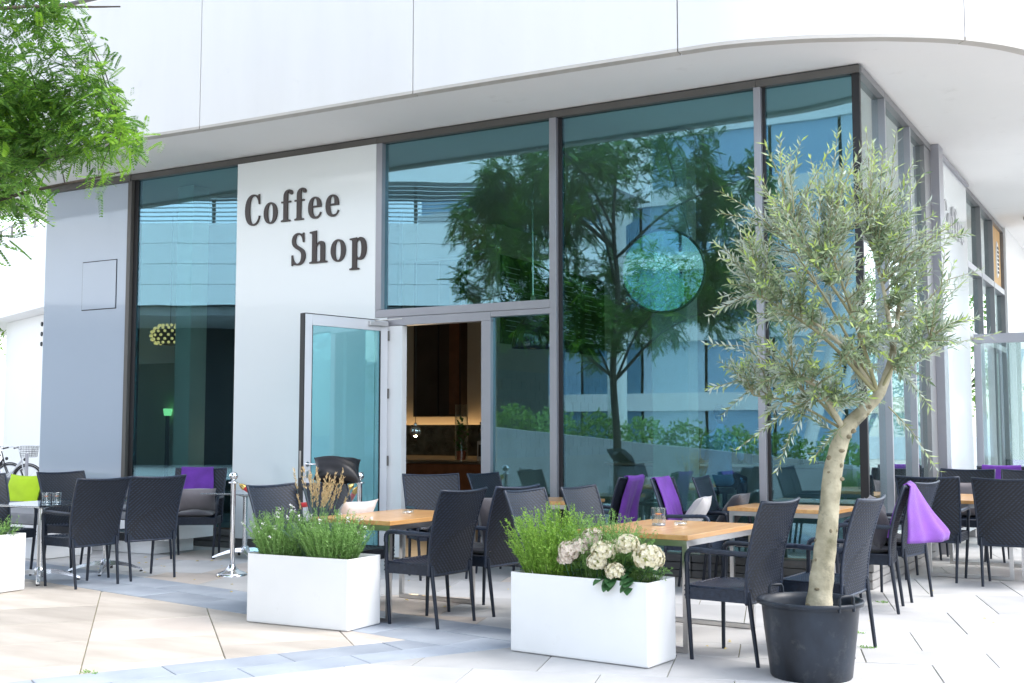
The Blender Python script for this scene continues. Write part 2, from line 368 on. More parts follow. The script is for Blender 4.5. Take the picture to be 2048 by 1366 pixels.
def slab(poly, clips, material, z=0.0):
    global nslab
    for n, d in list(clips) + BOUNDS:
        poly = clip(poly, n, d)
        if len(poly) < 3: return
    if area(poly) < .004: return
    xs = [p[0] for p in poly]; ys = [p[1] for p in poly]
    if max(xs) < -.05 and min(ys) > .05 and min(xs) > -11.1: return          # under the shop
    cx, cy = sum(xs) / len(xs), sum(ys) / len(ys)
    if cy < -6.3 and cx > 1: return
    poly = [(x - cx, y - cy) for x, y in poly]
    MB().prism(poly, -.012, z + random.uniform(-.0012, .0012), .003).build('paving_slab', material, pav, (cx, cy, 0)); nslab += 1
def grid(ang, us, vs_, clips, material, stagger=0.0, rowstag=None):
    c, s = math.cos(R(ang)), math.sin(R(ang)); u = (c, s); v = (-s, c)
    for j in range(len(vs_) - 1):
        off = stagger * (j % 2)
        for i in range(len(us) - 1):
            a0, a1, b0, b1 = us[i] + off + GAP, us[i + 1] + off - GAP, vs_[j] + GAP, vs_[j + 1] - GAP
            poly = [(u[0] * a + v[0] * b, u[1] * a + v[1] * b) for a, b in ((a0, b0), (a1, b0), (a1, b1), (a0, b1))]
            mt = material(i, j) if callable(material) else material
            slab(poly, clips, mt)
fr = lambda a, b, st: list(np.arange(a, b + 1e-6, st))
vrows = sorted([-.15, -1.23, -2.25, -2.97, -3.45, -4.15, -4.85, -5.6, -6.5, -7.6, .93, 2.0, 3.07, 4.14, 5.2, 6.3, 7.4, 8.5, 9.6, 10.7, 11.8, 13])
def pm(i, j):
    h = (i * 7 + j * 13) % 11
    return 'stone_pink' if h in (2, 5, 7) and ucols[i] < -2.2 else 'stone_pale'
ucols = fr(-15, 8, .766)
ucols = [x + .084 - ucols[0] % .766 for x in ucols]
grid(17, ucols, vrows, [(NA, -3.66 + GAP)], pm, .383)
grid(17, ucols, vrows, [((-NA[0], -NA[1]), 3.66 + GAP), ((-NB[0], -NB[1]), .63 + GAP)], lambda i, j: 'stone_pale', .383)
# upper blue band (two rows), lower blue band (two rows), beige field
c, s = math.cos(R(-10.5)), math.sin(R(-10.5))
grid(-10.5, fr(-14, 3, .72), [-4.45, -4.04, -3.66], [(NB, -.63 + GAP)], 'stone_blue', .36)
grid(62, [x + .11 for x in fr(-9, -2, .735)], [-.63, -.33, -.02], [((-NA[0], -NA[1]), 4.45 + GAP)], 'stone_blue', .37)
beige = [(NB, -.02 + GAP), ((-NA[0], -NA[1]), 4.45 + GAP)]
def beigem(i, j): return 'stone_beige' if (i * 5 + j * 3) % 7 else 'stone_pink'
c47, s47 = math.cos(R(47)), math.sin(R(47))
for k, u0 in enumerate(fr(-6.55 - .84 * 6, -2, .84)):
    off = .43 if k in (7, 8) else 0.0
    vs2 = [v + off for v in fr(-1.49 - .86 * 3, 6.2, .86)]
    grid(47, [u0, u0 + .84], vs2, beige, lambda i, j, k=k: beigem(k, j))

# ------------------------------------------------------------------ the shop building
bld = thing('cafe_building', 'modern white and glass corner shop under a curved overhanging slab', 'building')
def part(name, m, mb, parent=None): return mb.build(name, m, parent or bld)
ZS = 4.80
path = catmull([(-15, -1.78, 0), (-12.8, -1.65, 0), (-10.1, -1.52, 0), (-6.902, -1.37, 0), (-4.07, -1.325, 0), (-2.55, -1.285, 0), (-1.297, -1.235, 0), (-.80, -1.19, 0), (-.26, -1.031, 0), (.122, -.858, 0), (.496, -.655, 0), (.967, -.30, 0), (1.381, .22, 0), (1.74, .98, 0), (1.98, 2.1, 0), (2.12, 3.8, 0), (2.2, 6.5, 0), (2.2, 10, 0), (2.2, 15, 0), (2.2, 20, 0)], 8)
nrm = []
for i, p in enumerate(path):
    t = (path[min(i + 1, len(path) - 1)] - path[max(i - 1, 0)]).normalized(); nrm.append(Vector((t.y, -t.x, 0)))
poly = [(p.x - n.x * .115, p.y - n.y * .115) for p, n in zip(path, nrm)] + [(-3, 20), (-12, 3.9)]
bm = bmesh.new(); vb = [bm.verts.new((*p, ZS)) for p in poly]; vt = [bm.verts.new((*p, 6.30)) for p in poly]; n = len(poly)
fb = bm.faces.new(vb[::-1]); ft = bm.faces.new(vt)
for i in range(n): bm.faces.new((vb[i], vb[(i + 1) % n], vt[(i + 1) % n], vt[i]))
bmesh.ops.triangulate(bm, faces=[fb, ft]); me = bpy.data.meshes.new('soffit'); bm.to_mesh(me); bm.free(); me.materials.append(MATS['soffit']); obj('soffit_slab', me, bld)
# fascia panels: split the path at the joints seen in the photo
def nearest(x, y): return min(range(len(path)), key=lambda i: (path[i].x - x) ** 2 + (path[i].y - y) ** 2)
cuts = [0] + [nearest(*q) for q in ((-12.8, -1.65), (-10.1, -1.52), (-6.902, -1.37), (-4.07, -1.325), (-1.297, -1.235), (.967, -.30), (1.98, 2.1), (2.2, 6.5), (2.2, 10), (2.2, 15))] + [len(path) - 1]
TOPZ = 6.50
for a, b in zip(cuts[:-1], cuts[1:]):
    ps = [Vector(path[i]) for i in range(a, b + 1)]; ns = nrm[a:b + 1]
    ps[0] = ps[0] + (ps[1] - ps[0]).normalized() * .006; ps[-1] = ps[-1] + (ps[-2] - ps[-1]).normalized() * .006
    v = []; f = []; sm = len(ps)
    for p, n in zip(ps, ns):
        o = p; q = p - n * .11
        v += [(o.x, o.y, 4.795), (o.x, o.y, TOPZ), (q.x, q.y, TOPZ), (q.x, q.y, 4.795)]
    for i in range(sm - 1):
        for k in range(4): f.append((i * 4 + k, i * 4 + (k + 1) % 4, i * 4 + 4 + (k + 1) % 4, i * 4 + 4 + k)[::-1])
    f += [(0, 1, 2, 3)[::-1], tuple(4 * (sm - 1) + k for k in (3, 2, 1, 0))[::-1]]
    fp = part('fascia_panel', 'white_fascia', MB().add(v, f))
    v2 = []; f2 = []
    for p, n in zip(ps, ns): q = p - n * .11; v2 += [(p.x, p.y, 4.765), (p.x, p.y, 4.794), (q.x, q.y, 4.794), (q.x, q.y, 4.765)]
    part('fascia_underside', 'fascia_shade', MB().add(v2, f[:]), fp)  # underside of the fascia, painted darker as if shaded
    fp.data.polygons.foreach_set('use_smooth', [False] * len(fp.data.polygons))
# parapet railing along the roof edge, at the left
def off(i, d, z): return Vector((path[i].x - nrm[i].x * d, path[i].y - nrm[i].y * d, z))
i0, i1 = 0, nearest(-7.4, -1.24)
part('roof_rail', 'frame_dark', MB().tube([off(i, .07, TOPZ + .075) for i in range(i0, i1 + 1)], .028, 6))
part('roof_rail', 'frame_dark', MB().tube([off(i, .07, TOPZ + .30) for i in range(i0, i1 + 1)], .028, 6))
for i in range(i0, i1, 7): part('rail_post', 'frame_dark', MB().box((-.03, -.02, 0), (.03, .02, .34)).xf(Matrix.Translation(off(i, .07, TOPZ - .02))))
# set-back upper storey
part('upper_wall', 'white_wall', MB().box((-14, 2.6, 6.3), (-1.5, 3.0, 10.5)))

YF = 0.0
def fbox(name, m, x0, x1, z0, z1, y0=-.0, y1=.06, parent=None): return part(name, m, MB().rbox((x0, y0, z0), (x1, y1, z1), .004), parent)
# grey reflective panel with its hatch
gp = part('grey_wall_panel', 'grey_panel', MB().box((-11.10, 0.0, .12), (-9.50, .10, 4.695)))
h = MB()
x0, x1, z0, z1 = -10.345, -9.685, 3.03, 3.69
part('hatch', 'grey_panel', MB().rbox((x0 + .012, -.012, z0 + .012), (x1 - .012, .01, z1 - .012), .005), gp)
for bb in (((x0, -.003, z0), (x1, .004, z0 + .012)), ((x0, -.003, z1 - .016), (x1, .004, z1)), ((x0, -.003, z0 + .013), (x0 + .010, .004, z1 - .017)), ((x1 - .010, -.003, z0 + .013), (x1, .004, z1 - .017))):
    part('hatch_gap', 'gasket', MB().box(*bb), gp)
fbox('head_frame', 'frame_dark', -11.10, -9.455, 4.70, 4.785, -.03, .10)
part('side_wall', 'white_wall', MB().box((-11.098, .105, .0), (-10.95, 9.45, ZS - .002)))
# head frame along the glazing, dark shadow gap above
fbox('head_frame', 'frame_dark', -9.452, -5.47, 4.715, 4.785, -.015, .10)
for xa, xb in ((-5.466, -3.215), (-3.212, -.985), (-.982, -.0)): fbox('head_frame', 'frame_dark', xa, xb, 4.715, 4.785, -.015, .10)
part('shadow_gap', 'gasket', MB().box((-11.10, .01, 4.787), (-.01, .10, 4.799)))
# mullions and reveals on the main front
fbox('mullion', 'frame_dark', -9.497, -9.43, .22, 4.712, -.02, .10); fbox('reveal', 'gasket', -9.428, -9.35, .22, 4.712, .03, .10)
fbox('mullion', 'frame_light', -5.465, -5.385, 2.79, 4.712, -.02, .10)
fbox('mullion', 'frame_light', -3.225, -3.145, .22, 4.712, -.02, .10); fbox('reveal', 'gasket', -3.143, -3.10, .22, 4.712, .03, .10)
fbox('mullion', 'frame_light', -1.005, -.935, .22, 4.712, -.02, .10); fbox('reveal', 'gasket', -.933, -.905, .22, 4.712, .03, .10)
fbox('corner_post', 'gasket', -.075, -.002, .22, 4.712, .0, .05)
fbox('transom', 'frame_light', -5.465, -3.228, 2.70, 2.787, -.02, .10)
fbox('door_head', 'frame_light', -5.30, -3.945, 2.60, 2.697, -.012, .10)
fbox('door_post', 'frame_light', -4.06, -3.945, .02, 2.598, -.012, .10)
fbox('door_jamb', 'white_paint', -5.30, -5.10, .02, 2.598, -.005, .09)
fbox('transom', 'frame_light', -3.942, -3.228, 2.64, 2.697, -.012, .10)
# white lacquered panel
part('white_wall_panel', 'white_panel', MB().box((-7.578, -.02, .13), (-5.468, .10, 4.712)))
part('white_wall_panel', 'white_panel', MB().box((-5.464, -.012, .13), (-5.304, .10, 2.697)))
# panes
def pane(x0, x1, z0, z1, m='glass_main'): return part('pane', m, MB().box((x0, .045, z0), (x1, .055, z1)))
pane(-9.349, -7.582, .24, 4.712); pane(-5.383, -3.228, 2.79, 4.712); pane(-3.942, -3.228, .22, 2.638)
pane(-3.098, -1.008, .24, 4.712); pane(-.903, -.077, .24, 4.712)
# plinth boards under the glass
for xa, xb in ((-11.1, -9.46), (-9.45, -7.59), (-3.94, -1.7), (-1.69, -.02)):
    for k in range(3): part('plinth_board', 'plinth', MB().rbox((xa, -.012 * (k == 2), .005 + .075 * k), (xb, .10, .073 + .075 * k), .006))
fbox('plinth_board', 'plinth', -7.58, -5.31, .005, .125, 0.0, .10)
# ---- right-hand front (x = 0)
def sbox(name, m, y0, y1, z0, z1, x0=-.10, x1=0.0, parent=None): return part(name, m, MB().rbox((x0, y0, z0), (x1, y1, z1), .004), parent)
for ya, yb in ((-.0, .985), (.988, 2.235), (2.238, 3.52), (6.05, 7.4), (7.403, 8.7), (8.703, 10.05)): sbox('head_frame', 'frame_mid', ya + .002, yb, 4.715, 4.785, -.10, .018)
part('shadow_gap', 'gasket', MB().box((-.10, .0, 4.787), (-.012, 10.05, 4.799)))
for y in (.985, 2.235): sbox('mullion', 'frame_light', y - .022, y + .022, .24, 4.712, -.10, .02)
sbox('mullion', 'frame_mid', 3.14, 3.52, .0, 4.712, -.10, .004)
sbox('corner_column', 'frame_light', 3.525, 3.80, .0, 4.798, -.10, .10); sbox('reveal', 'gasket', 3.803, 3.86, .0, 4.78, -.10, .0)
sp = part('white_wall_panel', 'white_panel', MB().box((-.10, 3.863, .12), (.03, 6.02, 4.735)))
sbox('head_frame', 'frame_light', 3.863, 6.03, 4.74, 4.785, -.10, .07)
def spane(y0, y1, z0, z1, m='glass_side'): return part('pane', m, MB().box((-.055, y0, z0), (-.045, y1, z1)))
spane(.012, .961, .24, 4.712); spane(1.009, 2.211, .24, 4.712); spane(2.259, 3.138, .24, 4.712)
for y in (6.05, 7.40, 8.70, 9.99): sbox('mullion', 'frame_mid', y - .020 + .03, y + .020 + .03, .1, 4.712, -.10, .02)
for za in (2.70, 3.66): 
    for ya, yb in ((6.118, 7.392), (7.468, 8.692), (8.768, 9.982)): sbox('transom', 'frame_light', ya, yb, za, za + .09, -.10, .02)
for ya, yb in ((6.118, 7.392), (7.468, 8.692), (8.768, 9.982)):
    spane(ya, yb, .2, 2.698); spane(ya, yb, 2.792, 3.658)
    if ya < 8.7: spane(ya, yb, 3.752, 4.712)
ob = part('logo_board', 'orange_board', MB().box((-.06, 8.768, 3.752), (-.03, 9.982, 4.712)))  # orange board carrying an oval logo badge with dark stripes
ov = part('oval_badge', 'white_paint', MB().lathe([(.30, 0), (.30, .012), (.27, .02)], 28).xf(Matrix.Translation((-.03, 9.52, 4.2)) @ Matrix.Rotation(R(90), 4, 'Y') @ Matrix.Scale(.42, 4, (0, 1, 0))), ob)
for k in range(7): part('badge_stripe', 'gasket', MB().box((-.012, 9.455, 3.97 + k * .066), (-.004, 9.585, 4.005 + k * .066)), ov)
part('end_wall', 'white_wall', MB().box((-.10, 10.06, .0), (.05, 14, ZS - .002)))
for k in range(3):
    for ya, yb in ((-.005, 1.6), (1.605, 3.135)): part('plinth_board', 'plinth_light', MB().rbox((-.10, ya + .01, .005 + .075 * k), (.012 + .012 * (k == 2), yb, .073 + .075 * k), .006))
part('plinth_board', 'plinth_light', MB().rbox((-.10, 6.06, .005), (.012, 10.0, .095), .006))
# room inside
part('room_floor', 'interior_floor', MB().box((-10.94, .11, -.008), (-.11, 9.3, .02)))
part('room_ceiling', 'interior_ceiling', MB().box((-10.94, .11, 4.72), (-.11, 9.45, 4.79)))
part('room_wall', 'interior_wall', MB().box((-10.94, 9.3, .02), (-.11, 9.449, 4.719)))
part('room_wall', 'interior_wall', MB().box((-7.0, 5.0, .02), (-6.8, 9.29, 4.69)))           # wall that carries the menu boards
part('room_wall', 'interior_wall', MB().box((-10.93, 7.58, .02), (-7.01, 7.68, 4.69)))
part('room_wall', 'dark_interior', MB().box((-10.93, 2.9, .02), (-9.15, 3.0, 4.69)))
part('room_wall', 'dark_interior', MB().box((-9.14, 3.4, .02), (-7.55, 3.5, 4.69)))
part('room_wall', 'interior_wall', MB().box((-10.93, 1.46, .02), (-9.93, 1.52, 2.40)))
for x, y, w in ((-8.98, .5, .28), (-2.30, 1.0, .42)):
    part('room_column', 'tile_cream', MB().rbox((x - w / 2, y, .02), (x + w / 2, y + .3, 4.69), .02))

# ---- open glazed door, hinged on the left jamb
hx, hy = -5.30, -.035; ax, ay = -5.542, -1.198
L = math.hypot(ax - hx, ay - hy); rz = math.atan2(ay - hy, ax - hx)
door = bpy.data.objects.new('door', None); col.objects.link(door); door.parent = bld; door.location = (hx, hy, .03); door.rotation_euler[2] = rz
W, HT = L, 2.62
fm = MB()
part('door_frame', 'door_frame', MB().rbox((.0, -.03, 0), (.10, .03, HT), .004), door)
part('door_frame', 'door_frame', MB().rbox((W - .11, -.03, 0), (W - .012, .03, HT), .004), door)
part('door_frame', 'door_frame', MB().rbox((.102, -.03, HT - .115), (W - .112, .03, HT), .004), door)
part('door_frame', 'door_frame', MB().rbox((.102, -.03, .0), (W - .112, .03, .12), .004), door)
part('edge_seal', 'gasket', MB().box((W - .010, -.034, 0), (W + .002, .036, HT + .004)), door)
part('edge_seal', 'gasket', MB().box((.0, -.032, HT + .001), (W - .012, .034, HT + .008)), door)
for bb in (((.102, .012, .122), (.112, .026, HT - .117)), ((W - .122, .012, .122), (W - .112, .026, HT - .117))): part('glazing_seal', 'gasket', MB().box(*bb), door)
part('door_glass', 'glass_door', MB().box((.103, -.006, .121), (W - .113, .006, HT - .116)), door)
for sgn in (1, -1):
    m = MB().lathe([(.026, 0), (.026, .008)], 16, c=(0, 0, 0)).xf(Matrix.Translation((W - .062, sgn * .030, 1.04)) @ Matrix.Rotation(R(-90 * sgn), 4, 'X'))
    m.tube([(W - .062, sgn * .03, 1.04), (W - .062, sgn * .075, 1.04), (W - .075, sgn * .083, 1.04), (W - .20, sgn * .083, 1.04)], .010, 8)
    part('door_handle', 'chrome', m, door)
    part('keyhole_plate', 'steel', MB().rbox((W - .078, sgn * .034 - .004, .90), (W - .046, sgn * .034 + .004, .97), .003), door)
part('lock_plate', 'steel', MB().box((W + .002, -.012, .9), (W + .005, .012, 1.18)), door)
for zz in (.25, 1.0, 1.75, 2.4): part('hinge', 'frame_dark', MB().tube([(-.012, .03, zz), (-.012, .03, zz + .11)], .012, 8), door)
part('door_closer', 'steel', MB().rbox((.03, .032, HT - .07), (.30, .075, HT - .015), .006), door)
part('closer_arm', 'steel', MB().bar((.22, .05, HT - .012), (.14, .42, HT - .005), .022, .010), door)
# round column that carries the slab at the right
rc = MB().lathe([(.16, 0), (.16, 4.74), (.20, 4.76), (.20, 4.798)], 28).build('round_column', 'frame_light', None, (.62, 9.2, 0)); tag(rc, 'pale grey round column holding up the slab at the right edge', 'column')
# ------------------------------------------------------------------ lettering
GL = {
 'C': (520, ['M 480 480 L 475 705 L 452 705 C 445 682 435 672 415 680 C 385 694 340 712 285 712 C 130 712 40 560 40 350 C 40 130 130 -12 285 -12 C 400 -12 475 70 490 200 L 462 205 C 445 100 385 24 305 24 C 215 24 178 130 178 350 C 178 570 215 676 305 676 C 390 676 440 600 455 480 Z']),
 'o': (470, ['M 35 235 C 35 375 115 482 235 482 C 355 482 435 375 435 235 C 435 95 355 -12 235 -12 C 115 -12 35 95 35 235 Z', 'M 152 235 C 152 375 180 452 235 452 C 290 452 318 375 318 235 C 318 95 290 18 235 18 C 180 18 152 95 152 235 Z']),
 'f': (335, ['M 30 0 L 290 0 L 290 28 C 240 30 215 40 215 70 L 215 430 L 305 430 L 305 462 L 215 462 L 215 590 C 215 660 228 692 258 692 C 270 692 266 672 264 650 C 258 605 352 590 360 640 C 364 690 312 724 250 724 C 150 724 95 660 95 560 L 95 462 L 30 462 L 30 430 L 95 430 L 95 70 C 95 40 80 30 30 28 Z']),
 'e': (440, ['M 402 120 C 382 40 322 -12 235 -12 C 110 -12 35 90 35 235 C 35 380 110 482 225 482 C 340 482 402 395 402 245 L 152 245 C 152 110 187 32 267 32 C 327 32 362 65 377 128 Z', 'M 153 278 L 288 278 C 288 390 270 452 222 452 C 175 452 153 390 153 278 Z']),
 'S': (470, ['M 388 500 L 383 712 L 360 712 C 352 690 342 682 327 688 C 300 700 265 714 220 714 C 110 714 45 640 45 540 C 45 440 110 390 200 345 C 280 305 318 280 318 200 C 318 90 280 22 212 22 C 132 22 82 90 64 220 L 36 215 L 41 -12 L 64 -12 C 70 12 80 22 97 16 C 132 0 172 -12 222 -12 C 352 -12 428 75 428 190 C 428 300 362 350 257 402 C 182 439 145 467 145 540 C 145 620 172 682 227 682 C 302 682 347 610 360 500 Z']),
 'h': (525, ['M 25 0 L 270 0 L 270 28 C 230 30 213 40 213 70 L 213 350 C 228 400 255 425 287 425 C 320 425 330 395 330 340 L 330 70 C 330 40 315 30 275 28 L 275 0 L 515 0 L 515 28 C 470 30 448 40 448 70 L 448 350 C 448 440 412 482 342 482 C 287 482 242 450 213 400 L 213 727 L 25 707 L 25 680 C 80 678 95 665 95 630 L 95 70 C 95 40 80 30 25 28 Z']),
 'p': (500, ['M 25 -220 L 275 -220 L 275 -192 C 230 -190 213 -180 213 -150 L 213 25 C 238 0 272 -12 307 -12 C 412 -12 472 90 472 235 C 472 385 412 482 312 482 C 267 482 237 455 213 415 L 213 482 L 25 467 L 25 440 C 80 438 95 425 95 390 L 95 -150 C 95 -180 80 -190 25 -192 Z', 'M 213 80 L 213 370 C 228 405 247 422 272 422 C 322 422 345 350 345 235 C 345 110 322 34 274 34 C 247 34 228 50 213 80 Z']),
}
def contour(d):
    tk = d.split(); i = 0; pts = []; cur = None
    while i < len(tk):
        k = tk[i]; i += 1
        if k in 'ML': cur = (float(tk[i]), float(tk[i + 1])); i += 2; pts.append(cur)
        elif k == 'C':
            q = [float(x) for x in tk[i:i + 6]]; i += 6; a, b, c_, d_ = cur, q[0:2], q[2:4], q[4:6]
            for j in range(1, 9):
                t = j / 8; w = ((1 - t) ** 3, 3 * t * (1 - t) ** 2, 3 * t * t * (1 - t), t ** 3); pts.append(tuple(w[0] * a[k2] + w[1] * b[k2] + w[2] * c_[k2] + w[3] * d_[k2] for k2 in (0, 1)))
            cur = tuple(d_)
    if (Vector(pts[0]) - Vector(pts[-1])).length < 1: pts.pop()
    return pts
def glyph_mesh(ch, sx, sz, depth, m):
    cu = bpy.data.curves.new('glyph', 'CURVE'); cu.dimensions = '2D'; cu.fill_mode = 'BOTH'; cu.extrude = depth / 2; cu.bevel_depth = .0015
    for d in GL[ch][1]:
        pts = contour(d); sp_ = cu.splines.new('POLY'); sp_.points.add(len(pts) - 1); sp_.use_cyclic_u = True
        for q, p in zip(sp_.points, pts): q.co = (p[0] * sx, p[1] * sz, 0, 1)
    o = bpy.data.objects.new('glyph', cu); col.objects.link(o); bpy.context.view_layer.update()
    me = bpy.data.meshes.new_from_object(o.evaluated_get(bpy.context.evaluated_depsgraph_get())); bpy.data.objects.remove(o); me.materials.clear(); me.materials.append(MATS[m]); me.name = 'letter'; return me
def sign(parent, text, x0, x1, z0, sz, rotz, m, place):
    tot = sum(GL[c_][0] for c_ in text) + 60 * (len(text) - 1); sx = (x1 - x0) / (tot - 60); x = x0 - 35 * sx
    for c_ in text:
        o = obj('letter', glyph_mesh(c_, sx, sz, .016, m), parent); o.rotation_euler = (R(90), 0, rotz); o.location = place(x, z0); x += (GL[c_][0] + 60) * sx
sg = thing('shop_sign', 'raised dark brown letters reading Coffee Shop on the white panel', 'sign', (-6.5, -.04, 3.4))
P0 = Vector(sg.location)
sign(sg, 'Coffee', -7.435, -5.985, 3.925, .00053, 0, 'letter_brown', lambda x, z: Vector((x, -.031, z)) - P0)
sign(sg, 'Shop', -6.690, -5.585, 3.388, .00053, 0, 'letter_brown', lambda x, z: Vector((x, -.031, z)) - P0)
sg2 = thing('shop_sign', 'pale grey lettering on the white panel of the right-hand front, half behind the olive tree', 'sign', (.045, 4.5, 3.9)); P1 = Vector(sg2.location)
sign(sg2, 'Coffee', 4.05, 5.60, 3.88, .00053, R(90), 'letter_grey', lambda x, z: Vector((.047, x, z)) - P1)
# ================================================================== FURNITURE
def weave(mb, S, nu, nv, amp=.0035, flat=.86):
    # S(u,v)->(point, normal); rows run along u, nv rows, nu over-under steps
    for r in range(nv):
        v0, v1 = (r + .5 - flat / 2) / nv, (r + .5 + flat / 2) / nv; vm = (r + .5) / nv; V = []; F = []
        for k in range(nu + 1):
            u = k / nu; d = amp * (1 if (k + r) % 2 else -1)
            for vv, lift in ((v0, .15), (vm, 1.0), (v1, .15)):
                p, n = S(u, vv); V.append(p + n * d * lift + n * (.0032 if lift == 1 else 0) * (1 if d > 0 else -1))
        for k in range(nu):
            for j in (0, 1): a = k * 3 + j; F.append((a, a + 1, a + 4, a + 3))
        mb.add(V, F, True)
def surf_grid(mb, S, nu, nv, off=0.0):
    V = []; F = []
    for j in range(nv + 1):
        for i in range(nu + 1):
            p, n = S(i / nu, j / nv); V.append(p + n * off)
    for j in range(nv):
        for i in range(nu): a = j * (nu + 1) + i; F.append((a, a + 1, a + nu + 2, a + nu + 1))
    mb.add(V, F, True)
def back_S(u, v):   # backrest surface, chair faces +y
    def pt(u, v):
        z = .372 + v * .613; w = .262 + .026 * v ** 1.3; x = (u * 2 - 1) * w
        y = -.188 - .018 * v - .105 * max(0, v - .25) ** 1.6 / .75 ** 1.6 - .034 * (1 - (u * 2 - 1) ** 2) * (.35 + .65 * v)
        z -= .014 * (1 - (u * 2 - 1) ** 2) * v
        return Vector((x, y, z))
    p = pt(u, v); e = 1e-3; du = pt(min(u + e, 1), v) - pt(max(u - e, 0), v); dv = pt(u, min(v + e, 1)) - pt(u, max(v - e, 0))
    return p, du.cross(dv).normalized()
def make_chair():
    t = thing('rattan_armchair', '', 'chair')
    b = MB(); weave(b, back_S, 28, 31, .0060, .80); b.build('backrest', 'rattan', t)
    bb = MB(); surf_grid(bb, back_S, 10, 14); core = bb.build('backrest_core', 'rattan_back', t)
    e = MB(); path_ = [back_S(0, v / 16)[0] for v in range(17)] + [back_S(u / 10, 1)[0] for u in range(1, 11)] + [back_S(1, 1 - v / 16)[0] for v in range(1, 17)] + [back_S(1 - u / 10, 0)[0] for u in range(1, 10)]
    e.tube(path_ + [path_[0]], .0105, 6, cap=False); e.build('back_edge', 'rattan', t)
    s = MB()
    weave(s, lambda u, v: (Vector((-.25 + u * .5, -.20 + v * .42, .452 - .010 * math.sin(math.pi * u) * math.sin(math.pi * v))), Vector((0, 0, 1))), 26, 20, .005, .82)
    for A, B, nn, nu in (((-.25, .225), (.25, .225), (0, 1), 32), ((-.255, -.19), (-.255, .225), (-1, 0), 26), ((.255, -.19), (.255, .225), (1, 0), 26)):
        weave(s, lambda u, v, A=A, B=B, nn=nn: (Vector((A[0] + (B[0] - A[0]) * u, A[1] + (B[1] - A[1]) * u, .372 + v * .078)), Vector((*nn, 0))), nu, 5, .0042)
    s.box((-.248, -.195, .374), (.248, .219, .446)); s.tube([(-.252, -.2, .452), (-.252, .222, .452), (.252, .222, .452), (.252, -.2, .452)], .008, 6)
    s.build('seat', 'rattan', t)
    for sg_ in (-1, 1):
        MB().tube([(sg_ * .228, -.245, 0), (sg_ * .238, -.20, .38), (sg_ * .24, -.195, .44)], [.0125, .0155, .0155], 8).build('leg', 'chair_leg', t)
        MB().tube([(sg_ * .225, .195, 0), (sg_ * .252, .205, .40), (sg_ * .262, .205, .60), (sg_ * .264, .198, .645)], [.0125, .0155, .015, .014], 8).build('leg', 'chair_leg', t)
        pts = catmull([(sg_ * .264, .205, .60), (sg_ * .266, .196, .655), (sg_ * .268, .150, .676), (sg_ * .270, .0, .672), (sg_ * .268, -.14, .668), (sg_ * .264, -.205, .667)], 8)
        MB().tube(pts, [.0165 + .0018 * (i % 2) for i in range(len(pts))], 8).build('armrest', 'rattan', t)
    return t
proto = make_chair(); remember(proto); proto_used = False
def chair(label, x, y, yaw, group=None):
    global proto_used
    if not proto_used:
        proto_used = True; proto.location = (x, y, 0); proto.rotation_euler[2] = R(yaw); proto['label'] = label
        if group: proto['group'] = group
        return proto
    return dup(proto, label, (x, y, 0), R(yaw), group)
GC = 'woven rattan chairs on the terrace'
CH = {}
for key, x, y, yaw, lab in [
    ('M1', -2.444, -3.426, 86.6, 'dark woven armchair seen from behind, just right of the grass-filled white planter'),
    ('A1', -.02, -3.615, 84, 'nearest dark woven armchair, its back against the black pot'),
    ('A2', .40, -3.06, 86, 'dark woven armchair behind the olive trunk, pulled back from the table with the drinking glass'),
    ('M2', -2.371, -2.73, 84, 'dark woven armchair with black cushions, seen from behind, left of the sprig planter'),
    ('M3', -1.42, -3.26, -91, 'pale-lit woven armchair rising behind the sprigs of the hydrangea planter, left one of the pair'),
    ('M4', -1.30, -2.62, -91, 'woven armchair at the far left corner of the table with the drinking glass'),
    ('C1', -3.561, -3.553, -90, 'woven armchair behind the left half of the grass planter'),
    ('C2', -3.475, -2.995, -90, 'woven armchair behind the grass plumes with a pale cushion on it'),
    ('D1', -3.86, -1.14, -132, 'woven armchair standing in front of the open doorway, facing the camera'),
    ('D2', -3.46, -.46, -92, 'woven armchair beside the sidelight just right of the doorway'),
    ('E1', -2.36, -.60, 90, 'woven armchair with a deep purple throw over its back, left of a back-to-back pair'),
    ('E2', -1.33, -.84, -88, 'woven armchair with a purple throw and a pale cushion, right of a back-to-back pair'),
    ('E3', -1.17, -.27, -84, 'woven armchair by the big window holding a charcoal cushion'),
    ('R1', .23, -1.128, 97, 'woven armchair at the corner of the shop with a lilac throw draped over its back'),
    ('R2', .267, -.367, 80, 'woven armchair directly behind the one with the lilac throw'),
    ('R3', .366, 1.121, -2.5, 'woven armchair turned away from the camera beside the right-hand glass front'),
    ('R4', 1.059, .983, 0, 'woven armchair cut off by the right edge of the picture, seen from behind'),
    ('R5', .34, 3.05, 180, 'far woven armchair facing the camera behind the right-hand wooden table, nearest the wall'),
    ('R6', .98, 3.10, 180, 'far woven armchair facing the camera behind the right-hand wooden table, away from the wall'),
    ('R7', .55, 4.95, 0, 'farthest woven armchair with a purple throw in front of the glass wind screen'),
    ('L0', -7.62, -3.22, -90, 'woven armchair cut off by the left edge of the picture beside the glass table'),
    ('L1', -6.427, -3.239, 86.7, 'dark woven armchair seen from behind at the glass table with two glasses'),
    ('L2', -6.381, -2.561, 76, 'dark woven armchair seen from behind, right one of the two at the glass tables'),
    ('L3', -7.543, -2.327, -92.6, 'woven armchair in front of the grey wall panel, facing right across the glass table'),
    ('L4', -7.27, -.93, -145, 'woven armchair with a purple throw and taupe cushion by the left window'),
]:
    CH[key] = (chair(lab, x, y, yaw, GC), Matrix.Translation((x, y, 0)) @ Matrix.Rotation(R(yaw), 4, 'Z'))

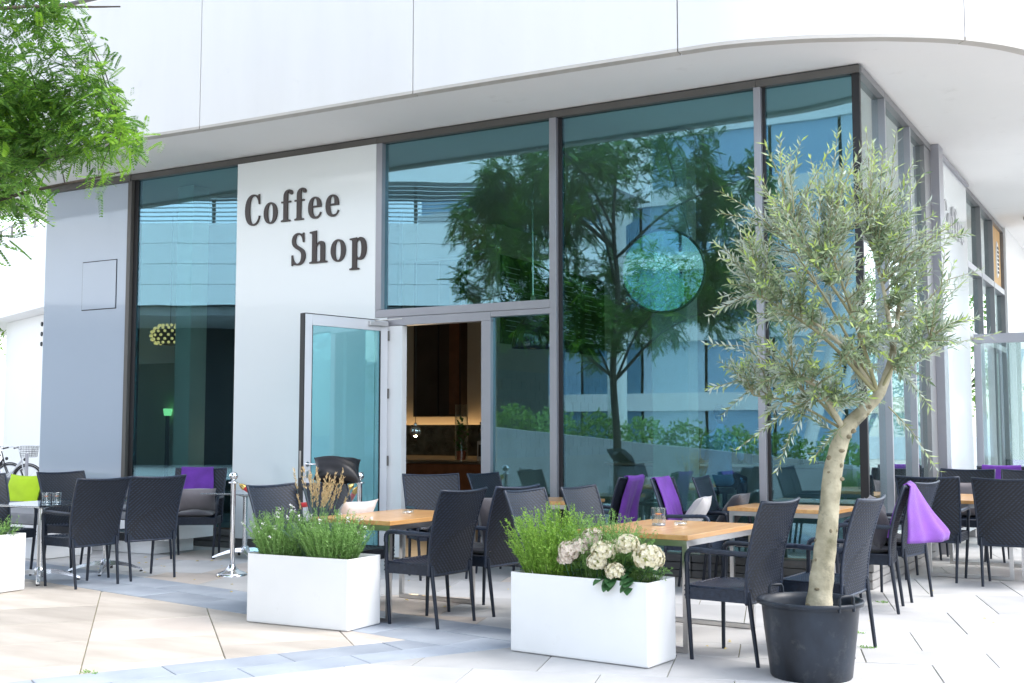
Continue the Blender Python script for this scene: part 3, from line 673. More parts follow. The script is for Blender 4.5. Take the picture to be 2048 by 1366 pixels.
# ---- cushions
def pillow(w, d, h, seed, n=18):
    r = random.Random(seed); ph = [r.uniform(0, 6) for _ in range(6)]; V = []; F = []
    for side in (1, -1):
        base = len(V)
        for j in range(n + 1):
            for i in range(n + 1):
                a, b = i / n * 2 - 1, j / n * 2 - 1
                puff = max(0, (1 - abs(a) ** 2.6)) ** .55 * max(0, (1 - abs(b) ** 2.6)) ** .55
                pin = 1 - .10 * (1 - abs(a) ** 2) * abs(b) ** 3; pin2 = 1 - .10 * (1 - abs(b) ** 2) * abs(a) ** 3
                wr = .006 * math.sin(a * 5 + ph[0] + b * 3) * puff + .004 * math.sin(b * 9 + ph[1] + a * 4) * puff + .010 * math.sin(a * 2.2 + ph[2]) * math.cos(b * 2 + ph[3]) * puff
                V.append((a * w / 2 * pin2, b * d / 2 * pin, side * (h / 2 * puff + wr * (side > 0))))
        for j in range(n):
            for i in range(n):
                q = base + j * (n + 1) + i; f = (q, q + 1, q + n + 2, q + n + 1); F.append(f if side > 0 else f[::-1])
    return MB().add(V, F, True)
def put(o, M): o.matrix_world = M; return o
def cushion(name, m, w, d, h, key, local, label, seed, grp=None):
    o = pillow(w, d, h, seed).build(name, m); base = CH[key][1] if key else Matrix(); o.matrix_world = base @ local; return tag(o, label, 'cushion', grp)
T_, RX, RY, RZ = Matrix.Translation, lambda a: Matrix.Rotation(R(a), 4, 'X'), lambda a: Matrix.Rotation(R(a), 4, 'Y'), lambda a: Matrix.Rotation(R(a), 4, 'Z')
seatpad = T_((0, .015, .488))
upr = lambda x=0, tilt=72, rz=0, y=-.10, z=.66: T_((x, y, z)) @ RZ(rz) @ RX(tilt)
cushion('seat_cushion', 'cushion_dark', .46, .44, .075, 'L4', seatpad, 'black seat pad on the armchair by the left window', 1)
cushion('cushion', 'cushion_taupe', .46, .30, .15, 'L4', T_((.0, -.02, .64)) @ RX(62), 'taupe oblong cushion leaning on the purple throw chair by the left window', 2)
cushion('seat_cushion', 'cushion_dark', .46, .44, .075, 'M2', seatpad, 'black seat pad on the armchair left of the sprig planter', 3)
cushion('cushion', 'cushion_dark', .44, .42, .15, 'M2', upr(y=-.10, z=.70, tilt=78), 'black cushion upright on the armchair left of the sprig planter', 4)
cushion('seat_cushion', 'cushion_dark', .46, .44, .075, 'D1', seatpad, 'dark seat pad on the armchair in front of the doorway', 5)
cushion('cushion', 'cushion_pale', .46, .46, .15, 'C2', T_((.02, -.03, .655)) @ RX(58), 'pale grey cushion peeking over the grass planter', 6)
cushion('seat_cushion', 'cushion_dark', .46, .44, .075, 'D2', seatpad, 'dark seat pad on the armchair beside the sidelight', 16)
cushion('cushion', 'cushion_pale', .44, .42, .15, 'E2', T_((-.03, -.02, .66)) @ RZ(8) @ RX(55), 'pale grey pointed cushion next to the purple throws', 7)
cushion('cushion', 'cushion_dark', .46, .44, .16, 'E3', T_((.0, -.02, .66)) @ RX(55), 'charcoal cushion leaning by the big window', 8)
cushion('seat_cushion', 'cushion_dark', .46, .44, .085, 'R1', seatpad, 'charcoal seat pad under the brown cushion at the shop corner', 9)
cushion('cushion', 'cushion_dark', .44, .42, .20, 'R1', upr(y=-.065, z=.69, tilt=74), 'brownish charcoal cushion on the armchair with the lilac throw', 10)
cushion('seat_cushion', 'cushion_dark', .46, .44, .085, 'R2', seatpad, 'charcoal seat pad on the armchair behind the lilac throw', 11)
cushion('seat_cushion', 'cushion_dark', .46, .44, .075, 'R3', seatpad, 'dark seat pad on the turned-away armchair by the right glass front', 12)
cushion('cushion', 'cushion_dark', .42, .40, .15, 'R3', upr(y=-.09, z=.69, tilt=78), 'dark cushion inside the turned-away armchair by the right glass front', 13)
cushion('cushion', 'cushion_taupe', .44, .42, .15, 'R5', upr(y=-.09, z=.66, tilt=74), 'taupe cushion on the far armchair nearest the right-hand wall', 14)
cushion('cushion', 'cushion_pale', .44, .42, .15, 'R6', upr(y=-.09, z=.66, tilt=74), 'pale cushion on the far armchair behind the right-hand table', 15)
# black leather cushion lying across the top of a chair back beside the door
o = pillow(.40, .30, .17, 21).build('cushion', 'cushion_black'); o.matrix_world = T_((-3.76, -2.86, 1.085)) @ RZ(38) @ RX(38) @ RY(4); tag(o, 'shiny black cushion perched on a chair back beside the open door', 'cushion')

# ---- throws over chair backs
def throw(name, m, key, label, x0, x1, front, back, flare=1.0, seed=0, shift=0.0, stand=0.0):
    r = random.Random(seed); ph = r.uniform(0, 6); nu, nv = 26, 34; V = []; F = []; tot = front + back + .05
    for j in range(nv + 1):
        d = j / nv * tot - front               # distance along the cloth, 0 = over the top edge
        for i in range(nu + 1):
            u = i / nu; x = x0 + (x1 - x0) * u; uu = min(max((x / .57) + .5, 0), 1); top, _ = back_S(uu, 1.0)
            k = min(abs(d) / .45, 1)
            fold = .017 * math.sin(u * 9 + ph + .8 * d) * k + .009 * math.sin(u * 19 + ph * 2) * k + .004 * math.sin(d * 23 + u * 5) * k
            if d < 0:
                pv, nrm_ = back_S(uu, max(0, 1 + d / .613)); p = pv + Vector((0, .020 + .4 * abs(fold), 0)); p.z += .012 * (1 + d / front)
            elif d < .05:
                a = d / .05 * math.pi; p = top + Vector((0, .020 * math.cos(a), .012 + .014 * math.sin(a)))
            else:
                dd = d - .05; pv, _ = back_S(uu, max(0, 1 - dd / .613)); p = pv + Vector((0, -.022 - .03 * k * flare - fold - .03 * flare * k - stand * min(1, dd / .4) * (.08 + .92 * u ** .8), 0)); p.z = top.z + .008 - dd * (1 - .12 * stand)
            p.x = x + (u - .5) * .10 * flare * k + shift * k + .006 * math.sin(d * 14 + ph)
            V.append(p)
    for j in range(nv):
        for i in range(nu): q = j * (nu + 1) + i; F.append((q, q + 1, q + nu + 2, q + nu + 1))
    o = MB().add(V, F, True).build(name, m); o.matrix_world = CH[key][1]
    so = o.modifiers.new('thick', 'SOLIDIFY'); so.thickness = .009; so.offset = 0
    return tag(o, label, 'throw')
throw('throw_blanket', 'throw_purple', 'L4', 'purple throw over the armchair by the left window', -.14, .22, .42, .30, .4, 1)
throw('throw_blanket', 'throw_purple', 'E1', 'deep purple throw with folds, left one of the two by the big window', -.17, .20, .35, .47, .5, 2)
throw('throw_blanket', 'throw_purple', 'E2', 'purple throw folded over the chair that holds the pale cushion', -.20, .15, .46, .30, .4, 3)
throw('throw_blanket', 'throw_lilac', 'R1', 'lilac purple throw flaring out over the chair back at the shop corner', -.22, .24, .40, .46, 1.0, 4, 0, .34)
throw('throw_blanket', 'throw_purple', 'R7', 'purple throw on the farthest chair near the glass wind screen', -.22, .22, .16, .22, .4, 5)

# ---- wooden tables on steel sled frames
def make_table(w, d):
    t = thing('wooden_table', '', 'table')
    MB().rbox((-w / 2, -d / 2, .712), (w / 2, d / 2, .745), .004).build('tabletop', 'table_wood', t)
    f = .034; a, b = w / 2 - .012, d / 2 - .012
    for y in (-b + f / 2, b - f / 2):
        MB().box((-a, y - f / 2, .672), (a, y + f / 2, .710)).build('apron_rail', 'steel', t)
        MB().box((-a + f + .001, y - f / 2, .004), (a - f - .001, y + f / 2, .004 + .030)).build('foot_rail', 'steel', t)
        for x in (-a, a - f): MB().box((x, y - f / 2 + .0005, .003), (x + f, y + f / 2 - .0005, .671)).build('leg', 'steel', t)
    for x in (-a + f / 2, a - f / 2): MB().box((x - f / 2, -b + f + .001, .672), (x + f / 2, b - f - .001, .710)).build('apron_rail', 'steel', t)
    return t
def table(lab, x, y, yaw, w, d):
    t = make_table(w, d); t.location = (x, y, 0); t.rotation_euler[2] = R(yaw); return tag(t, lab, 'table', 'wooden terrace tables')
table('wooden table between the two white planters, with a steel sled frame', -3.03, -3.03, -2, .78, 1.18)
table('wooden table with the drinking glass, behind the hydrangeas', -.69, -3.07, -4, .84, 1.16)
table('wooden table against the corner window, behind the nearest armchair', -.56, -.46, -2, .96, .70)
table('small wooden table by the big window, mostly behind chairs', -2.86, -.46, 0, .62, .66)
table('wooden table beside the right-hand glass front, nearest the wall', .64, 1.95, 0, .80, 1.30)
table('wooden table at the right edge of the picture', 1.49, 1.95, 0, .80, 1.30)
# ---- glass bistro tables
def make_glass_table():
    t = thing('glass_table', '', 'table')
    MB().rbox((-.35, -.35, .722), (.35, .35, .732), .003).build('tabletop', 'glass_table', t)
    rim = MB()
    for a, b in (((-.352, -.352, .716), (.352, -.340, .7215)), ((-.352, .340, .716), (.352, .352, .7215)), ((-.352, -.339, .716), (-.340, .339, .7215)), ((.340, -.339, .716), (.352, .339, .7215))): rim.box(a, b)
    rim.build('top_rim', 'alu_cast', t)
    MB().tube([(0, 0, .10), (0, 0, .70)], .030, 16).build('column', 'alu_cast', t)
    MB().lathe([(.055, .06), (.06, .085), (.045, .12), (.032, .135)], 20).build('hub', 'alu_cast', t)
    MB().lathe([(.03, .68), (.10, .70), (.10, .7155)], 16).build('top_plate', 'alu_cast', t)
    for k in range(4):
        a = R(45 + 90 * k); c_, s_ = math.cos(a), math.sin(a)
        pts = [(c_ * r, s_ * r, z) for r, z in ((.03, .09), (.10, .092), (.20, .075), (.30, .045), (.36, .022))]
        m = MB(); prev = None
        for (p, q, wa, wb, ha, hb) in zip(pts[:-1], pts[1:], (.075, .065, .05, .04), (.065, .05, .04, .03), (.045, .04, .032, .024), (.04, .032, .024, .018)):
            p, q = Vector(p), Vector(q); x = Vector((-s_, c_, 0)); z = Vector((0, 0, 1))
            v = [p - x * wa / 2 - z * ha / 2, p + x * wa / 2 - z * ha / 2, p + x * wa * .3 + z * ha / 2, p - x * wa * .3 + z * ha / 2, q - x * wb / 2 - z * hb / 2, q + x * wb / 2 - z * hb / 2, q + x * wb * .3 + z * hb / 2, q - x * wb * .3 + z * hb / 2]
            m.add(v, [(0, 4, 5, 1), (1, 5, 6, 2), (2, 6, 7, 3), (3, 7, 4, 0), (0, 1, 2, 3), (7, 6, 5, 4)])
        ft = m.build('foot', 'alu_cast', t)
        MB().lathe([(.016, 0), (.016, .012), (.008, .016)], 10, c=(c_ * .345, s_ * .345, 0.0)).build('glide', 'rubber', ft)
    return t
gt = make_glass_table(); remember(gt)
gt.location = (-6.98, -3.24, 0); gt.rotation_euler[2] = R(4); tag(gt, 'square glass table on a cast metal foot holding two glasses, at the left', 'table', 'glass bistro tables')
dup(gt, 'square glass table between the two rear-view chairs, behind the one with two glasses', (-7.02, -2.42, 0), R(-6), 'glass bistro tables')
dup(gt, 'glass table beside the chrome barrier post, by the white wall panel', (-6.72, -.72, 0), R(8), 'glass bistro tables')

# ---- long sofa along the facade
so = thing('outdoor_sofa', 'long grey upholstered sofa with white shell along the front wall', 'sofa', (-10, -.6, 0)); so0 = Vector(so.location)
def sp_(name, m, a, b, r=.02): 
    return MB().rbox(tuple(Vector(a) - so0), tuple(Vector(b) - so0), r).build(name, m, so)
sp_('plinth', 'white_paint', (-12.9, -.98, .004), (-7.86, -.36, .165), .006)
sp_('shell', 'white_paint', (-13.0, -1.05, .17), (-7.68, -.28, .38), .012)
sp_('end_panel', 'white_paint', (-7.675, -1.02, .17), (-7.62, -.28, .685), .012)
for k in range(5): sp_('seat_cushion', 'sofa_seat', (-12.95 + k * 1.05, -1.04, .385), (-11.93 + k * 1.05, -.50, .52), .035)
for k in range(5): sp_('back_cushion', 'sofa_grey', (-12.95 + k * 1.05, -.49, .40), (-11.93 + k * 1.05, -.30, .80), .04)
wing = thing('outdoor_bench', 'white box bench with grey seat pad at the far left, behind the small planter', 'bench', (-9.0, -1.7, 0)); w0 = Vector(wing.location)
MB().rbox(tuple(Vector((-9.55, -2.02, .004)) - w0), tuple(Vector((-8.52, -1.30, .22)) - w0), .008).build('plinth', 'white_paint', wing)
MB().rbox(tuple(Vector((-9.65, -2.08, .225)) - w0), tuple(Vector((-8.44, -1.22, .38)) - w0), .012).build('shell', 'white_paint', wing)
MB().rbox(tuple(Vector((-9.63, -2.06, .385)) - w0), tuple(Vector((-8.46, -1.24, .51)) - w0), .035).build('seat_cushion', 'sofa_seat', wing)
o = pillow(.62, .48, .16, 31).build('cushion', 'cushion_lime'); o.matrix_world = T_((-10.62, -.62, .63)) @ RZ(4) @ RX(72); tag(o, 'lime green cushion on the long grey sofa', 'cushion')

# ---- barrier posts and red rope
def make_post():
    t = thing('barrier_post', '', 'post')
    MB().lathe([(.15, 0), (.15, .018), (.135, .028), (.075, .05), (.04, .085), (.03, .11)], 32).build('base', 'chrome', t)
    MB().tube([(0, 0, .09), (0, 0, .90)], .0245, 20).build('pole', 'chrome', t)
    MB().lathe([(.025, .895), (.047, .90), (.047, .912), (.020, .918), (.014, .94)], 20).build('collar', 'chrome', t)
    MB().sphere((0, 0, .972), .043, 20, 14).build('ball', 'chrome', t)
    return t
bp = make_post(); remember(bp); S1, S2 = Vector((-5.70, -2.02, 0)), Vector((-4.62, -1.40, 0))
bp.location = S1; tag(bp, 'chrome barrier post with ball top left of the grass planter', 'post', 'chrome barrier posts')
dup(bp, 'chrome barrier post with ball top in front of the open glass door', S2, 0, 'chrome barrier posts')
def rope(lab, A, B, sag):
    t = thing('barrier_rope', lab, 'rope', A); A, B = Vector(A), Vector(B); d = (B - A)
    pts = [d * u + Vector((0, 0, -sag * 4 * u * (1 - u))) for u in [i / 60 for i in range(61)]]
    MB().tube(pts[3:-3], .026, 10).build('cord', 'red_velvet', t)
    for q in (pts[:4], pts[-4:][::-1]):
        m = MB().tube([q[0] * .5 + q[1] * .5, q[1], q[2], q[3]], [.012, .020, .029, .029], 12); e = m.build('end_cap', 'brass', t)
        MB().tube([q[0], q[0] * .5 + q[1] * .5 + Vector((0, 0, .004))], .006, 8).build('hook', 'brass', e)
    return t
rope('red velvet barrier rope sagging between the two chrome posts', S1 + Vector((.045, .03, .895)), S2 + Vector((-.045, -.03, .895)), .21)
rope('red velvet rope running from the door-side post back to the white wall', S2 + Vector((-.05, .02, .86)), Vector((-6.2, -.05, .92)), .28)
ey = MB().tube([(-6.2, -.05, .925), (-6.2, -.018, .925)], .012, 8).build('rope_eye', 'brass'); tag(ey, 'small brass eye on the white wall panel holding the rope', 'hook')

# ---- small things on tables
def tumbler(lab, x, y, z, orange=True, s=1.0):
    t = thing('drinking_glass', lab, 'glass', (x, y, z + .0015)); r, h = .043 * s, .098 * s
    cu_ = MB().lathe([(r * .88, .001), (r, h)], 24, cap=False); cu_.lathe([(r * .985, h - .003), (r * 1.03, h - .003), (r * 1.03, h), (r * .985, h)], 24, cap=False); cu_.build('cup', 'glass_cup', t)
    MB().lathe([(r * .87, .001), (r * .87, .014), (.001, .014)], 20, cap=True).build('thick_base', 'glass_table', t)
    MB().lathe([(r * .94, h * .62), (.001, h * .621)], 20, cap=False).build('water', 'glass_clear', t)
    lv = Leaves(); k = 16; a = np.arange(k) * 2 * math.pi / k; D = np.stack([np.cos(a), np.sin(a), np.full(k, .35)], 1); P = np.repeat([[0, 0, h * .60]], k, 0)
    lv.blades(P, D, np.repeat([[0, 0, 1.]], k, 0), .026 * s, .010 * s); obj('blossom', lv.mesh('blossom', 'petal_orange' if orange else 'petal_yellow'), t)
    MB().tube([(0, 0, .016), (.004, .002, h * .6)], .002, 5).build('stem', 'leaf_deep', t); return t
def ashtray(lab, x, y, z):
    t = thing('ashtray', lab, 'ashtray', (x, y, z + .0015))
    m = MB().lathe([(.044, 0), (.048, .004), (.046, .030)], 20, cap=False); m.build('bowl', 'glass_cup', t)
    MB().lathe([(.034, .0105), (.034, .016), (.001, .016)], 16).build('insert', 'alu_cast', t); return t
tumbler('left one of two water glasses with floating orange blossom on the glass table', -6.93, -3.23, .732)
tumbler('right one of two water glasses with floating orange blossom on the glass table', -6.86, -3.17, .732)
tumbler('ribbed water glass with a floating flower on the wooden table', -.78, -3.02, .745, True, 1.25)
ashtray('small glass ashtray beside the ribbed water glass', -.655, -2.92, .745)
ashtray('small glass ashtray on the table between the planters', -3.02, -2.88, .745)
ashtray('small glass ashtray on the corner window table', -.62, -.40, .745)
ashtray('small glass ashtray on the table by the big window', -2.74, -.60, .745)
tumbler('little glass with an orange drink on the table by the big window', -2.80, -.46, .745, True, .9)
# ================================================================== PLANTERS AND PLANTS
def planter(lab, x0, x1, y0, y1, yaw, h=.51):
    cx, cy = (x0 + x1) / 2, (y0 + y1) / 2; w, d = (x1 - x0) / 2, (y1 - y0) / 2
    t = thing('planter', lab, 'planter', (cx, cy, 0), R(yaw), 'white planter boxes')
    bm = bmesh.new(); bmesh.ops.create_cube(bm, size=1)
    for v in bm.verts: v.co = Vector((v.co.x * 2 * w, v.co.y * 2 * d, (v.co.z + .5) * h + .003))
    top = [f for f in bm.faces if f.normal.z > .9]
    bmesh.ops.inset_region(bm, faces=top, thickness=.022); bmesh.ops.translate(bm, verts=list(top[0].verts), vec=(0, 0, -.06))
    bmesh.ops.bevel(bm, geom=[e for e in bm.edges], offset=.016, segments=3, affect='EDGES', profile=.6)
    me = bpy.data.meshes.new('box'); bm.to_mesh(me); bm.free(); me.materials.append(MATS['planter_white']); obj('box', me, t)
    MB().box((-w + .024, -d + .024, h - .09), (w - .024, d - .024, h - .038)).build('soil', 'soil', t)
    return t, Matrix.Translation((cx, cy, 0)) @ Matrix.Rotation(R(yaw), 4, 'Z')
plM, MM = planter('white planter box filled with feathery green and grass plumes', -3.63, -2.70, -4.09, -3.69, 1)
plR, MR = planter('white planter box with hydrangeas in front, left of the black pot', -1.335, -.33, -4.19, -3.83, -5.5)
plL, ML = planter('white planter box cut off by the left edge of the picture', -7.50, -6.56, -4.13, -3.74, 2)

def sprig_bush(name, lab, M, cx, cy, rx, ry, h, n, m, z0=.47, seed=0, needle=.030, flowers=0, lean=.5, cat='plant'):
    r = np.random.default_rng(seed); lv = Leaves(); st = MB(); fl = Leaves()
    for k in range(n):
        a = r.uniform(0, 2 * math.pi); q = math.sqrt(r.uniform(0, 1)); bx, by = cx + rx * q * math.cos(a) * .75, cy + ry * q * math.sin(a) * .75
        hh = h * r.uniform(.55, 1.0) * (1 - .35 * q * q); ln = lean * q * hh
        tip = np.array([bx + ln * math.cos(a) * rx / max(rx, ry) + r.normal(0, .03), by + ln * math.sin(a) * ry / max(rx, ry) * .8 + r.normal(0, .02), z0 + hh])
        b0 = np.array([bx * .9 + cx * .1, by * .9 + cy * .1, z0]); mid = (b0 + tip) / 2 + np.array([0, 0, .12 * hh]) + r.normal(0, .012, 3)
        st.tube([tuple(b0), tuple(mid), tuple(tip)], [.0022, .0016, .0008], 3, cap=False)
        k2 = int(hh / .0095); tt = np.sort(r.uniform(.12, 1.0, k2)); P = ((1 - tt)[:, None] ** 2) * b0 + (2 * tt * (1 - tt))[:, None] * mid + (tt ** 2)[:, None] * tip
        ax = (tip - b0) / np.linalg.norm(tip - b0); D = r.normal(size=(k2, 3)); D -= (D @ ax)[:, None] * ax; D /= np.linalg.norm(D, axis=1, keepdims=True)
        D = D * .85 + ax * r.uniform(.35, .95, k2)[:, None]; N = np.cross(D, ax) + r.normal(0, .5, (k2, 3)); N = np.cross(D, N)
        lv.blades(P, D, N, needle * r.uniform(.6, 1.15, k2) * (1 - .45 * tt), needle * .17)
        if flowers and r.uniform() < flowers:
            kk = 8; fl.blades(np.repeat([tip], kk, 0) + r.normal(0, .005, (kk, 3)), unit(kk), unit(kk), .013, .009)
    t = thing(name, lab, cat); t.matrix_world = M
    c_ = obj('foliage', lv.mesh('foliage', m), t); tag(c_, kind='stuff'); s_ = st.build('stems', m, t); tag(s_, kind='stuff')
    if flowers and fl.n: f_ = obj('florets', fl.mesh('florets', 'petal_white'), t); tag(f_, kind='stuff')
    return t
sprig_bush('sprig_shrub', 'feathery green shrub with tiny white flowers filling the left of the grass planter', MM, -.25, -.04, .28, .20, .40, 340, 'leaf_fresh', seed=1, flowers=.10)
sprig_bush('sprig_shrub', 'feathery green shrub with tiny white flowers filling the right of the grass planter', MM, .20, -.04, .29, .20, .40, 360, 'leaf_fresh', seed=2, flowers=.06)
sprig_bush('sprig_shrub', 'bright lime-green feathery shrub at the left end of the hydrangea planter', MR, -.28, -.02, .28, .19, .50, 400, 'leaf_bright', seed=3, needle=.034)
sprig_bush('sprig_shrub', 'grey-green feathery shrub in the middle of the hydrangea planter', MR, .08, .02, .28, .18, .48, 320, 'leaf_fresh', seed=4, needle=.034)
sprig_bush('sprig_shrub', 'thin green sprigs at the right end of the far left planter', ML, .38, .0, .12, .16, .22, 34, 'leaf_fresh', seed=5, needle=.045, lean=1.4)
sprig_bush('sprig_shrub', 'low green sprigs under the big hydrangea head at the right end of the planter', MR, .38, .03, .12, .13, .16, 70, 'leaf_fresh', seed=8, needle=.034)
# ornamental grass with plumes
gr = thing('plume_grass', 'blue-green grass tuft with beige seed plumes in the planter', 'grass'); gr.matrix_world = MM
r = np.random.default_rng(11); lv = Leaves(); hd = MB(); sd = Leaves()
for k in range(330):
    a = r.uniform(0, 6.283); ln = r.uniform(.22, .36); D = np.array([math.cos(a) * .55, math.sin(a) * .4, 1.0]); b0 = np.array([-.06 + r.normal(0, .035), .03 + r.normal(0, .03), .47]); bend = np.array([math.cos(a), math.sin(a), -.25]) * .10 * r.uniform(.3, 1.2)
    pts = [b0 + D * ln * u * .85 + bend * u * u for u in (0, .5, 1)]
    for i in (0, 1): lv.blades([pts[i]], [pts[i + 1] - pts[i]], [[math.sin(a), -math.cos(a), .1]], np.linalg.norm(pts[i + 1] - pts[i]) * 1.08, .0045)
for k in range(40):
    a = r.uniform(0, 6.283); q = r.uniform(.1, 1); D = np.array([math.cos(a) * .46 * q + .12, math.sin(a) * .28 * q, 1.0]); L = r.uniform(.44, .64); b0 = np.array([-.02 + r.normal(0, .03), .03 + r.normal(0, .03), .47]); tip = b0 + D * L
    hd.tube([tuple(b0), tuple(b0 + D * L * .5 + r.normal(0, .006, 3)), tuple(tip)], .0011, 3, cap=False)
    n_ = 34; tt = r.uniform(.80, 1.04, n_); P = b0 + D * L * tt[:, None]; sp2 = unit(n_) * .5 + D * .9
    sd.blades(P, sp2, unit(n_), .026, .0065)
tag(obj('blades', lv.mesh('blades', 'leaf_grassblue'), gr), kind='stuff'); tag(hd.build('stalks', 'leaf_grassblue', gr), kind='stuff'); tag(obj('seed_heads', sd.mesh('seed_heads', 'seed_head'), gr), kind='stuff')

def hydrangea(lab, M, heads, leaves, petal, seed=0, tint='petal_green'):
    t = thing('hydrangea', lab, 'flowers'); t.matrix_world = M; r = np.random.default_rng(seed)
    for (x, y, z, rad) in heads:
        core = MB().sphere((x, y, z), rad * .62, 14, 9, (1, 1, .85)); cd = core.build('flower_head', tint, t)
        lv = Leaves(); n_ = 230
        for d in unit(n_):
            if d[2] < -.62: continue
            c_ = np.array([x, y, z]) + d * rad * np.array([1, 1, .88]) * r.uniform(.70, 1.05); a0 = r.uniform(0, 6.28); e1 = np.cross(d, [0.3, .2, .9]); e1 /= np.linalg.norm(e1); e2 = np.cross(d, e1)
            ang = a0 + np.arange(4) * math.pi / 2; D = np.cos(ang)[:, None] * e1 + np.sin(ang)[:, None] * e2 + d * .25
            lv.blades(np.repeat([c_], 4, 0), D, np.repeat([d], 4, 0), rad * .24, rad * .22, .1)
        obj('petals', lv.mesh('petals', petal), cd)
        MB().tube([(x * .8, y * .8, .46), (x, y, z - rad * .6)], .004, 5).build('stem', 'leaf_deep', t)
    for (x, y, z, az, el, L) in leaves:
        d = Vector((math.cos(R(az)) * math.cos(R(el)), math.sin(R(az)) * math.cos(R(el)), math.sin(R(el)))); s_ = d.cross(Vector((0, 0, 1))).normalized(); n = s_.cross(d); p = Vector((x, y, z)); V = []; F = []
        for i in range(7):
            u = i / 6; w = L * .36 * math.sin(math.pi * min(1, u * .93 + .05)) ** .8; c_ = p + d * L * u - Vector((0, 0, 1)) * L * .22 * u * u
            V += [c_ - s_ * w + n * w * .22, c_, c_ + s_ * w + n * w * .22]
        for i in range(6):
            for j in (0, 1): q = i * 3 + j; F.append((q, q + 1, q + 4, q + 3))
        MB().add(V, F, True).build('leaf', 'leaf_deep', t)
    return t
r = random.Random(5)
hv = [(r.uniform(.16, .46), r.uniform(-.16, .06), r.uniform(.50, .60), r.uniform(200, 360), r.uniform(-10, 45), r.uniform(.09, .13)) for _ in range(30)] + [(r.uniform(.18, .46), -.14, r.uniform(.50, .53), r.uniform(240, 300), r.uniform(-35, 0), r.uniform(.09, .12)) for _ in range(10)]
hydrangea('cream hydrangea with five pink-tinged flower heads at the right of the planter', MR, [(0.465, -.10, .645, .092), (0.305, -.08, .715, .074), (0.165, -.13, .665, .074), (0.13, -.14, .60, .064), (0.27, -.165, .555, .060), (0.21, -.09, .69, .055)], hv, 'petal_cream', 3)
hydrangea('pinkish hydrangea heads half hidden among the sprigs in the middle of the planter', MR, [(-0.085, -.12, .655, .074), (-0.02, -.10, .685, .066), (0.04, -.05, .735, .07), (-0.105, -.14, .61, .05)], [(r.uniform(-.22, .02), -.06, r.uniform(.5, .58), r.uniform(180, 360), 20, .09) for _ in range(8)], 'petal_pink', 4)
hydrangea('yellow-cream hydrangea in the far left planter', ML, [(.20, .0, .60, .085), (.32, -.05, .57, .06)], [(r.uniform(.1, .42), r.uniform(-.12, .12), r.uniform(.49, .54), r.uniform(0, 360), r.uniform(0, 40), .11) for _ in range(24)], 'petal_yellow', 6)

# ================================================================== OLIVE TREE IN ITS POT
PC = Vector((.541, -3.949, 0)); RT = Vector((.8697, .4935, 0)); FW = Vector((-.4935, .8697, 0)); UP = Vector((0, 0, 1))
pot = thing('plant_pot', 'big black plastic pot holding the olive tree, scuffed, with rope-style handles', 'pot', PC)
MB().lathe([(.225, .0), (.232, .01), (.245, .12), (.262, .26), (.276, .395), (.278, .41), (.302, .415), (.305, .432), (.300, .440), (.283, .440), (.270, .40), (.262, .36)], 48).build('shell', 'pot_black', pot)
MB().lathe([(.262, .33), (.262, .352), (.12, .365), (.001, .37)], 32).build('soil', 'soil', pot)
for az in (-62, 118):
    c_, s_ = math.cos(R(az + 30)), math.sin(R(az + 30)); cpt = Vector((c_, s_, 0)) * .292; tx = Vector((-s_, c_, 0))
    MB().tube([cpt - tx * .055 + UP * .40, cpt - tx * .050 + UP * .475, cpt - tx * .04 + UP * .487, cpt + tx * .04 + UP * .487, cpt + tx * .050 + UP * .475, cpt + tx * .055 + UP * .40], .009, 8).build('handle', 'pot_black', pot)
ol = thing('olive_tree', 'olive tree with leaning pale trunk and open silvery crown in the black pot', 'tree', PC)
def opt(r_, f_, z): return RT * r_ + FW * f_ + UP * z
tp = [opt(.05, 0, .355), opt(.058, 0, .46), opt(.093, 0, .72), opt(.128, 0, 1.00), opt(.156, 0, 1.21), opt(.225, 0, 1.41), opt(.344, .02, 1.53), opt(.435, .03, 1.62), opt(.50, .05, 1.75), opt(.54, .06, 1.88)]
rd = [.082, .073, .062, .056, .053, .046, .037, .031, .026, .020]
tps = catmull(tp, 5); rds = np.interp(np.linspace(0, 9, len(tps)), range(10), rd); rr = random.Random(3)
trunk = MB().tube(tps, [a * (1 + rr.uniform(-.05, .05)) for a in rds], 14).build('trunk', 'olive_bark', ol)
for k in range(18):
    i = rr.randrange(1, len(tps) - 14); a = rr.uniform(3.2, 6.2); d = RT * math.cos(a) + FW * math.sin(a); s_ = rr.uniform(.010, .022)
    MB().sphere(tuple(tps[i] + d * rds[i] * .90), s_, 8, 6, (rr.uniform(.8, 1.4), rr.uniform(.7, 1.1), rr.uniform(.5, 1.0))).build('knot', 'olive_knot', trunk)
limbs = []
def limb(p, q, r0, r1, bow=0.06):
    p, q = Vector(p), Vector(q); m = (p + q) / 2 + UP * bow + Vector((rr.uniform(-.04, .04), rr.uniform(-.04, .04), 0)); pts = catmull([p, m, q], 6)
    MB().tube(pts, list(np.linspace(r0, r1, len(pts))), 7).build('limb', 'olive_bark' if r0 > .014 else 'olive_twig', ol); limbs.append(pts); return pts
B1, B2, B3 = opt(.225, 0, 1.41), opt(.435, .03, 1.62), opt(.54, .06, 1.88)
for p, q, a, b in [(B1, opt(-.10, -.10, 1.75), .024, .010), (B2, opt(.10, .12, 2.05), .026, .012), (B3, opt(.42, .0, 2.45), .022, .009), (B3, opt(.62, .12, 2.4), .020, .009), (B2, opt(-.25, .0, 2.2), .018, .008), (B2, opt(.05, -.15, 2.35), .018, .008), (B1, opt(.05, .25, 1.65), .016, .008), (B2, opt(.70, -.10, 1.95), .014, .007), (B2, opt(.22, .2, 2.5), .016, .008), (B1, opt(-.30, .05, 1.62), .012, .006), (B2, opt(-.05, .15, 2.55), .014, .006)]: limb(p, q, a * .75, b * .75)
